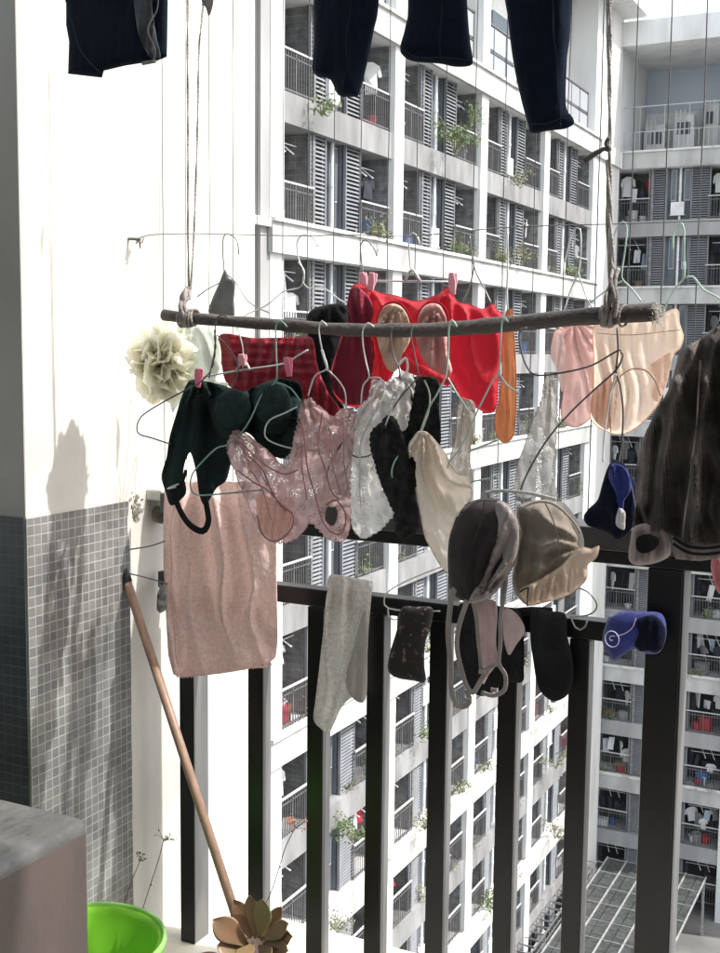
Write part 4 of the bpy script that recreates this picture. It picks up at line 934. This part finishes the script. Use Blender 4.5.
cloth('beige_cup',[(518,508),(535,501),(552,502),(566,514),(578,530),(582,548),(586,562),(585,579),(570,593),(545,601),(529,605),(519,597),(513,583),(515,561),(520,535)],2.315,m_bcup,o,amp=.010,gather=[(524,604,12),(590,550,14)],puff=.040,puffw=28,pleat=0,seed=14,hem=.0015)
cloth('cup_frill',[(520,590),(540,580),(562,565),(578,548),(592,549),(599,546),(596,558),(587,565),(586,579),(570,594),(545,602),(528,604)],2.262,cm('peach_frill',(.62,.48,.38),(.52,.40,.32),trans=.35),o,amp=.012,sx=.12,sy=.06,puff=.01,seed=22,hem=.001)
strip('seam',[(484,501),(478,530),(468,560),(462,598)],2.245,.0011,m_taupe,o)
strip('edge_band',[(463,510),(475,502),(490,500),(505,503),(514,514),(519,532)],2.268,.0028,m_taupel,o)
strip('seam',[(545,503),(556,530),(560,556),(552,580)],2.262,.0013,cm('beige_seam',(.16,.14,.12)),o)
strip('edge_band',[(520,508),(538,502),(556,505),(570,518),(580,534)],2.275,.0026,cm('beige_elastic',(.42,.37,.32)),o)
cloth('side_wing',[(556,503),(564,503),(576,518),(584,540),(582,550),(574,530),(566,514)],2.30,cm('sheer_wing',(.5,.48,.45),trans=.45),o,amp=.004,seed=3)
m_strap=cm('taupe_strap',(.22,.20,.19),(.30,.27,.25),trans=.1)
strip('strap',[(484,493),(500,491),(530,493),(556,500)],2.30,.0035,cm('clear_strap',(.55,.55,.54),trans=.3),o)
strip('strap',[(455,588),(450,602),(449,643),(451,680),(455,702),(462,707),(469,702),(466,690)],2.275,.0062,m_strap,o,thick=.2)
strip('strap',[(467,600),(459,625),(458,655),(464,680),(473,692),(480,682),(488,668)],2.265,.0055,m_strap,o,thick=.2)
strip('strap',[(472,600),(477,625),(480,650),(481,672),(487,668),(497,664)],2.27,.0045,m_strap,o,thick=.2)
strip('strap',[(506,575),(502,610),(500,640),(499,662),(506,675),(504,690),(492,696),(481,692)],2.27,.0048,m_strap,o,thick=.2)
cloth('back_wing',[(474,603),(487,600),(497,605),(496,640),(497,662),(488,676),(483,684),(481,662),(480,635)],2.285,cm('mauve_wing',(.46,.33,.32),(.36,.26,.25),trans=.3),o,amp=.006,seed=12)
cloth('back_wing',[(505,608),(517,614),(525,630),(516,645),(509,655),(504,640),(503,622)],2.285,cm('mauve_wing2',(.46,.36,.35),(.30,.24,.23),trans=.3),o,amp=.006,seed=17)
q=MB()
for (a,b) in ((468,700),(482,672),(494,690)):
    c=at(a,b,Y=2.262)-o.location; q.box(c.x-.007,c.x+.007,c.y-.002,c.y+.002,c.z-.004,c.z+.004)
q.build('strap_slider',m_strap,o)
strip('bow',[(520,592),(527,588),(532,596),(528,588),(528,606)],2.255,.0015,m_str,o)
# ---- lower rail row
m_wt=cm('white_terry',(.90,.88,.84),(.62,.60,.56),trans=.4,bump=.9,bs=400,sheen=.4,detail=6,cmin=.3,cmax=.7,ns=120)
o=cloth('white_towel',[(333,578),(343,577),(356,581),(368,586),(371,591),(368,629),(367,652),(365,699),(352,697),(341,707),(334,722),(328,733),(321,728),(314,719),(316,699),(320,666),(324,629),(327,596)],2.69,m_wt,amp=.010,sx=.06,sy=.01,pleat=18.,warp=.5,seed=8,ridges=[([(366,610),(352,650),(341,690),(330,727)],2.5,.010),([(340,590),(336,640),(326,710)],8,.008)],hem=.0016,thick=.004); tag(o,'off white hand towel draped over the lower rail','towel')
cloth('folded_layer',[(352,697),(346,680),(352,655),(365,610),(367,650),(365,699)],2.672,cm('grey_terry',(.46,.44,.41),(.38,.36,.34),trans=.2,bump=.9,bs=400),o,amp=.004,seed=3)
q=MB(); q.tube([at(a,b,Y=2.73)-o.location for a,b in [(331,581),(370,588)]],.02,10); q.build('rail_fold',m_wt,o,True)
m_fl=mat('flowered_knit',(.012,.011,.011),(.16,.10,.09),ns=62,rough=.95,cmin=.60,cmax=.70,detail=2)
o=cloth('flowered_sock',[(402,608),(417,607),(432,608),(431,624),(425,643),(424,665),(425,681),(412,680),(399,678),(391,674),(388,667),(391,650),(397,630)],2.655,m_fl,amp=.005,pleat=0,seed=3,puff=.014,puffw=10); tag(o,'black sock with grey and pink flowers hanging on the lower hanger','sock')
o=cloth('black_sock',[(533,609),(548,611),(565,614),(567,634),(572,656),(573,680),(568,694),(557,701),(547,698),(538,686),(533,660),(530,632)],2.67,m_blk,amp=.003,pleat=0,seed=3,inflate=.012,puffw=12); tag(o,'long plain black sock with rounded toe over the lower rail','sock')
q=MB(); q.tube([at(a,b,Y=2.70)-o.location for a,b in [(508,613),(532,611),(552,612)]],.011,10,flat=.8); q.build('cuff',m_blk,o,True)
o=cloth('black_sock',[(459,605),(475,603),(500,606),(520,612),(524,640),(524,668),(522,682),(503,683),(494,692),(481,696),(470,689),(461,672),(457,650),(457,625)],2.68,m_blk,amp=.004,pleat=0,seed=9,inflate=.01,puffw=12); tag(o,'black socks bunched on the lower rail behind the dangling bra straps','socks')
m_blue=cm('blue_jersey',(.016,.030,.22),(.010,.018,.13),trans=.1,rough=.8); m_navyk=cm('black_blue_jersey',(.005,.007,.016),(.008,.010,.026),trans=.03)
o=cloth('blue_briefs',[(614,461),(624,464),(630,475),(636,484),(639,498),(639,510),(635,523),(627,533),(618,539),(611,534),(600,529),(588,525),(584,517),(589,509),(598,500),(603,483),(608,468)],2.33,m_navyk,amp=.010,pleat=0,gather=[(614,452,10)],seed=5,puff=.01,hem=.001); tag(o,'small black and bright blue briefs hanging right of the two cup bra','underwear')
cloth('blue_panel',[(612,464),(622,466),(631,480),(630,492),(624,500),(623,512),(618,505),(615,490),(609,478)],2.285,m_blue,o,amp=.004,seed=3)
cloth('white_patch',[(619,508),(625,512),(625,522),(624,530),(617,526),(616,520)],2.280,cm('white_patch',(.6,.6,.6)),o,amp=.002)
strip('piping',[(626,468),(632,490),(637,512)],2.285,.0012,cm('pale_piping',(.25,.22,.35)),o)
o=cloth('blue_hat',[(610,616),(623,611),(641,612),(661,614),(666,630),(663,646),(657,653),(646,653),(636,648),(627,652),(615,660),(609,655),(604,646),(603,636),(606,625)],2.66,m_blue,amp=.006,pleat=0,seed=3,puff=.03,puffw=16,hem=.0012); tag(o,'bright blue and black hat with round emblem folded over the lower rail','hat')
cloth('dark_side',[(636,622),(643,617),(655,616),(665,628),(663,646),(656,652),(648,650),(641,651),(635,645),(638,635)],2.63,m_navyk,o,amp=.005,puff=.008,seed=4)
em=mat('pale_print',(.50,.48,.62),rough=.7)
q=MB(); q.tube([at(612+7*math.cos(t)+.8*math.sin(t),639+8*math.sin(t),Y=2.618)-o.location for t in [i*.35 for i in range(18)]],.0012,6,closed=True)
q.tube([at(612+(1+2.6*t)*math.cos(4.2*t+1),639+(1+2.6*t)*math.sin(4.2*t+1),Y=2.617)-o.location for t in [i*.06 for i in range(19)]],.001,6); q.build('emblem',em,o,True)
strip('piping',[(636,618),(632,628),(624,634),(616,636)],2.622,.001,em,o)
# dark patterned shirt
m_sh=D.materials.new('dark_ribbed_knit')
def shirt_mat():
    m=m_sh; m.use_nodes=True; nt=m.node_tree; N=nt.nodes; L=nt.links; b=N['Principled BSDF']; b.inputs['Roughness'].default_value=.95
    tc=N.new('ShaderNodeTexCoord'); 
    n=N.new('ShaderNodeTexWave'); n.bands_direction='X'; n.inputs['Scale'].default_value=90; n.inputs['Distortion'].default_value=3.5; n.inputs['Detail'].default_value=3; n.inputs['Detail Scale'].default_value=2.5; L.new(tc.outputs['Object'],n.inputs['Vector'])
    n2=N.new('ShaderNodeTexNoise'); n2.inputs['Scale'].default_value=11; L.new(tc.outputs['Object'],n2.inputs['Vector'])
    r=N.new('ShaderNodeValToRGB'); r.color_ramp.elements[0].position=.35; r.color_ramp.elements[1].position=1.0
    r.color_ramp.elements[0].color=(.085,.075,.070,1); r.color_ramp.elements[1].color=(.16,.14,.13,1); L.new(n.outputs['Fac'],r.inputs['Fac'])
    r2=N.new('ShaderNodeMapRange'); r2.inputs['From Min'].default_value=.35; r2.inputs['From Max'].default_value=.65; r2.inputs['To Min'].default_value=.35; r2.inputs['To Max'].default_value=1.2; L.new(n2.outputs['Fac'],r2.inputs['Value'])
    mx=N.new('ShaderNodeMix'); mx.data_type='RGBA'; mx.blend_type='MULTIPLY'; mx.inputs[0].default_value=1; L.new(r.outputs[0],mx.inputs[6]); L.new(r2.outputs[0],mx.inputs[7])
    L.new(mx.outputs[2],b.inputs['Base Color'])
    b.inputs['Specular IOR Level'].default_value=.2
    bp=N.new('ShaderNodeBump'); bp.inputs['Strength'].default_value=.2; bp.inputs['Distance'].default_value=.002; L.new(n.outputs['Fac'],bp.inputs['Height']); L.new(bp.outputs[0],b.inputs['Normal'])
shirt_mat()
m_hem=cm('taupe_hem',(.20,.165,.155),(.27,.22,.21),trans=.05,ns=30)
sh_rid=[([(690,350),(672,400),(660,470),(655,540)],6,.04),([(712,340),(700,420),(694,480),(690,550)],6,.045),([(676,380),(650,430),(645,500)],6,.03),([(735,330),(728,440),(725,550)],6,.04)]
o=cloth('dark_shirt',[(760,300),(720,325),(700,339),(688,346),(680,353),(676,368),(668,392),(656,412),(645,436),(637,466),(636,505),(634,528),(650,530),(672,535),(685,543),(700,545),(722,543),(745,540),(790,540),(800,310)],2.20,m_sh,amp=.012,sx=.05,sy=.008,ang=-.15,pleat=22.,seed=17,ridges=sh_rid,thick=.003,step=3.6)
tag(o,'dark heather knit shirt with striped hem hanging at the far right','shirt')
cloth('hem_band',[(672,536),(685,544),(700,546),(722,544),(745,541),(790,541),(790,557),(745,558),(720,558),(700,561),(676,559),(671,548)],2.175,m_hem,o,amp=.004,seed=3,smooth=False)
for dy in (0,6): strip('hem_stripe',[(673,537.5+dy),(686,546+dy),(702,548+dy),(722,546+dy),(745,543+dy),(788,543+dy)],2.165,.0028,m_blk,o,thick=.2)
cloth('sleeve_cuff',[(634,528),(645,524),(657,527),(668,536),(670,553),(662,560),(648,564),(634,564),(629,557),(631,540)],2.185,m_hem,o,amp=.007,puff=.014,puffw=10,seed=6,hem=.0014)
cloth('cuff_shade',[(637,538),(648,534),(659,539),(656,548),(645,553),(637,550)],2.160,m_blk,o,amp=.002,seed=6)  # shade inside the cuff put in as a flat black patch
strip('seam',[(700,360),(697,420),(690,480),(682,538)],2.165,.0016,m_hem,o)
o=cloth('pink_knit',[(712,560),(725,553),(745,556),(745,600),(722,595),(714,582)],2.3,cm('pink_knit',(.55,.18,.2),(.45,.14,.16),ns=60,bump=1,bs=200),amp=.006,puff=.01,seed=3); tag(o,'edge of a pink knitted cloth below the dark shirt','cloth')
# pegs
peg(199,378,2.395,0,'pink peg clamping the left shoulder of the dark green bra',h=20,w=6,lean=.12)
peg(289,367,2.395,0,'pink peg clamping the right cup of the dark green bra',h=20,w=6,lean=-.1)
peg(243,360,2.43,0,'small pink peg on the middle of the lower white bar',h=12,w=7,mt=m_pegd)
peg(364,279,2.63,0,'pale pink peg farthest left on the red top',h=13,w=6,lean=-.2,mt=m_pegd)
peg(372,283,2.60,0,'pink peg overlapping the pale one on the red top',h=20,w=6,lean=.2,mt=m_pegd)
peg(453,284,2.60,0,'upright pink peg on the right cup of the red top',h=21,w=6,lean=0.03,mt=m_pegd)
# ================================================================== FLOOR ITEMS
# broom
m_wood=mat('pinkish_wood',(.36,.235,.17),(.27,.17,.12),ns=12,rough=.45,stretch=(6,6,.5))
a=at(122,566,Y=2.60); b=Vector((at(243,930,Y=2.45).x,2.45,0.02)); 
b=at(251,962,Y=2.47)
br=empty('broom',b); tag(br,'wooden broom handle with black tip leaning in the corner by the tiles','broom')
q=MB(); q.tube([b-b,(a-b)*.985],.0125,14); q.build('handle',m_wood,br,True)
q=MB(); q.tube([(a-b)*.955,(a-b)*.985,(a-b)*1.0],.0145,14,radii=[.0145,.014,.011]); q.tube([(a-b)*1.0,(a-b)*1.012+Vector((-.008,0,.004)),(a-b)*1.02+Vector((-.012,0,.012))],.004,8); q.build('grip_cap',m_black,br,True)
# basin
m_bas=mat('lime_plastic',(.26,.60,.05),(.23,.55,.045),ns=4,rough=.35,trans=.3,trc=(.32,.75,.07))
bs=empty('green_basin',(-1.825,2.17,-.13)); bs.scale=(1,1,1.866); tag(bs,'round lime green plastic basin on the floor by the tiled wall','basin')
q=MB(); prof=[(.0,.012),(.12,.012),(.128,.02),(.150,.07),(.152,.075),(.156,.075),(.170,.140),(.176,.146),(.190,.150),(.194,.146),(.192,.136),(.186,.134),(.180,.138),(.176,.132),(.162,.072),(.140,.004),(0,.002)]
n=64; V=[];Fc=[]
for (r_,z) in prof:
    for k in range(n): V.append((r_*math.cos(6.2832*k/n),r_*math.sin(6.2832*k/n),z))
for i in range(len(prof)-1):
    for k in range(n): Fc.append((i*n+k,i*n+(k+1)%n,(i+1)*n+(k+1)%n,(i+1)*n+k))
q.add(V,Fc); q.build('bowl',m_bas,bs,True)
q=MB(); q.tube([(.190*math.cos(6.2832*k/n),.190*math.sin(6.2832*k/n),.147) for k in range(n)],.006,8,closed=True); q.build('rim',mat('pale_lime_rim',(.30,.60,.16),rough=.3,trans=.2),bs,True)
# stone tub
m_tub=mat('worn_stone_tub',(.13,.13,.125),(.065,.065,.062),ns=6,rough=.35,bump=.3,bs=40,detail=8)
m_tubf=mat('pinkish_stone',(.075,.055,.050),(.035,.030,.028),ns=4,rough=.55,bump=.3,bs=30,detail=8,stretch=(1,1,.4))
tb=empty('washing_tub',(-1.27,1.53,0)); tag(tb,'worn grey stone laundry tub with rounded rim and pinkish side','laundry tub')
q=MB(); q.box(-1.6,0,-1.3,0,-.13,.803); me=q.mesh('tub_body'); bm=bmesh.new(); bm.from_mesh(me)
eds=[e for e in bm.edges if all(v.co.z>.7 for v in e.verts) or (all(abs(v.co.x)<.01 and abs(v.co.y)<.01 for v in e.verts))]
bmesh.ops.bevel(bm,geom=eds,offset=.024,segments=6,profile=.5,affect='EDGES',clamp_overlap=True)
bm.normal_update()
for f in bm.faces: f.material_index=1 if f.normal.z>.12 else 0; f.smooth=True
bm.to_mesh(me); bm.free(); link('tub_body',me,[m_tubf,m_tub],tb)
q=MB(); q.tube([(-1.2+.06*math.cos(k*.5236),-.7+.06*math.sin(k*.5236),.806) for k in range(12)],.006,6,closed=True); q.build('drain_ring',m_iron,tb,True)
# succulent
m_suc=mat('succulent_leaf',(.27,.15,.09),(.19,.13,.065),ns=9,rough=.45,trans=.12,cmin=.4,cmax=.6); m_sucg=mat('succulent_green_leaf',(.20,.20,.08),(.26,.15,.08),ns=12,rough=.45,trans=.1)
def leaf(mb,base,d,up_,L_,W_,th):
    d=d.normalized(); s=d.cross(up_).normalized(); u=s.cross(d).normalized(); V=[];Fc=[]; n=12;R_=10
    for i in range(n+1):
        t=i/n; w_=W_*(.14*(1-t)+1.0*math.sin(math.pi*min(1,t)**1.5)**.85)
        if i==n: w_=W_*.04
        c=base+d*L_*t+u*(L_*.22*t*t)
        for k in range(R_):
            a=6.2832*k/R_; V.append(c+s*(w_*.5*math.cos(a))+u*(th*.5*math.sin(a)*(1 if t<.9 else .4)+.12*W_*math.cos(a)**2))
    for i in range(n):
        for k in range(R_): Fc.append((i*R_+k,i*R_+(k+1)%R_,(i+1)*R_+(k+1)%R_,(i+1)*R_+k))
    Fc.append(tuple(range(R_-1,-1,-1))); Fc.append(tuple(n*R_+k for k in range(R_))); mb.add(V,Fc)
def towards(px,py,cx,cy,Y,dy): return at(px,py,Y=Y+dy)-at(cx,cy,Y=Y)
SY=2.36; pc_=at(254,938,Y=SY); pot=empty('succulent_plant',(pc_.x,pc_.y,-.13)); tag(pot,'brown leaved succulent rosette in a pot on the floor by the broom','plant')
pv=Vector((pc_.x,pc_.y,-.13)); pc_=pc_+Vector((0,0,.13))
q=MB(); prof=[(0,.001),(.05,.001),(.072,pc_.z-.05),(.078,pc_.z-.05),(.078,pc_.z-.035),(.068,pc_.z-.035),(.066,pc_.z-.045),(0,pc_.z-.045)]
n=28;V=[];Fc=[]
for (r_,z) in prof:
    for k in range(n): V.append((r_*math.cos(6.2832*k/n),r_*math.sin(6.2832*k/n),max(z,.001)))
for i in range(len(prof)-1):
    for k in range(n): Fc.append((i*n+k,i*n+(k+1)%n,(i+1)*n+(k+1)%n,(i+1)*n+k))
q.add(V,Fc); q.build('pot',mat('brown_pot',(.09,.06,.045),rough=.7),pot,True)
LV=[(238,900,251,938,.03,26),(254,894,256,938,.03,22),(268,898,260,938,.03,28,'g'),(286,908,262,938,.04,20),(296,924,262,940,.0,22),(300,938,264,944,-.01,23),(296,953,264,948,-.03,24),(214,918,249,946,-.02,32),(218,948,250,950,-.03,28,'g'),(240,962,254,944,-.07,24,'g'),(276,966,260,946,-.06,24),(196,960,236,962,-.03,20)]
LV_=[(243,902,252,930,.02,24),(255,897,256,928,.03,22),(266,899,259,928,.03,26,'g'),(277,908,261,932,.04,20),(290,925,262,929,0,22),(295,937,262,938,-.01,24),(293,950,260,946,-.03,24),(220,925,247,938,-.02,34),(226,952,248,944,-.03,30,'g'),(205,955,232,948,-.04,24),(245,960,252,940,-.07,26,'g'),(270,962,256,944,-.06,26),(236,948,250,938,-.05,20),(190,958,210,965,-.02,20),(262,925,257,936,-.03,14),(284,962,262,950,-.05,24),(215,940,240,935,.03,24)]
for i,l in enumerate(LV):
    b_=at(l[2],l[3],Y=SY); e_=at(l[0],l[1],Y=SY+l[4]); q=MB(); d=e_-b_
    leaf(q,b_-pv,d,Vector((0,-.85,.6)) ,d.length,l[5]*2.65/F*.86,.008)
    q.build('leaf',m_sucg if len(l)>6 else m_suc,pot,True)
# dried flower stalks
m_stem=mat('dry_stem',(.10,.085,.07),(.16,.14,.11),ns=30,rough=.8); m_head=mat('dry_flower',(.05,.05,.035),(.12,.10,.06),ns=60,rough=.9); m_headp=mat('rosy_flower',(.50,.25,.16),(.38,.2,.14),ns=60,rough=.8)
def stalk(pts,Y,head,hw,label,mt,seed,n=34,foot=None):
    P=[at(a,b,Y=Y) for a,b in pts]; 
    if foot: P=[foot]+P
    root=empty('dried_flower',P[0]); tag(root,label,'flower'); rr=random.Random(seed)
    q=MB(); q.tube([p-P[0] for p in crom(P,.01)],.0012,6); top=P[-1]
    hq=MB(); s=(Y+.3)/F
    for i in range(12):
        e=top+Vector((rr.uniform(-1,1)*hw*s,rr.uniform(-.6,.6)*hw*s,rr.uniform(-.1,.7)*hw*s))
        q.tube([top-P[0]-Vector((0,0,.006)),e-P[0]],.0006,4)
        for j in range(max(1,n//12)):
            c=e+Vector((rr.gauss(0,.0035),rr.gauss(0,.0035),rr.gauss(0,.003)))-P[0]; r_=rr.uniform(.0016,.0034)
            V=[c+Vector(v)*r_ for v in [(1,0,0),(-1,0,0),(0,1,0),(0,-1,0),(0,0,1),(0,0,-1)]]
            hq.add(V,[(0,2,4),(2,1,4),(1,3,4),(3,0,4),(2,0,5),(1,2,5),(3,1,5),(0,3,5)])
    m_=P[len(P)//2]-P[0]; q.tube([m_,m_+Vector((.006,0,.006))],.0016,5)
    q.build('stem',m_stem,root,True); hq.build('flower_head',mt,root)
stalk([(122,915),(129,888),(137,868),(141,858)],2.52,0,8,'shorter dark dried flower stalk rising behind the basin next to the tiles',m_head,1,foot=at(118,935,Y=2.52))
stalk([(140,918),(150,886),(159,858),(164,838)],2.56,0,11,'taller dark dried flower stalk against the white wall behind the basin',m_head,2,foot=at(136,935,Y=2.56))
stalk([(262,912),(271,892),(279,868),(286,846),(296,826)],2.45,0,11,'dried stalk with rosy flower head rising from the succulent',m_headp,3,n=60,foot=at(258,930,Y=2.4))
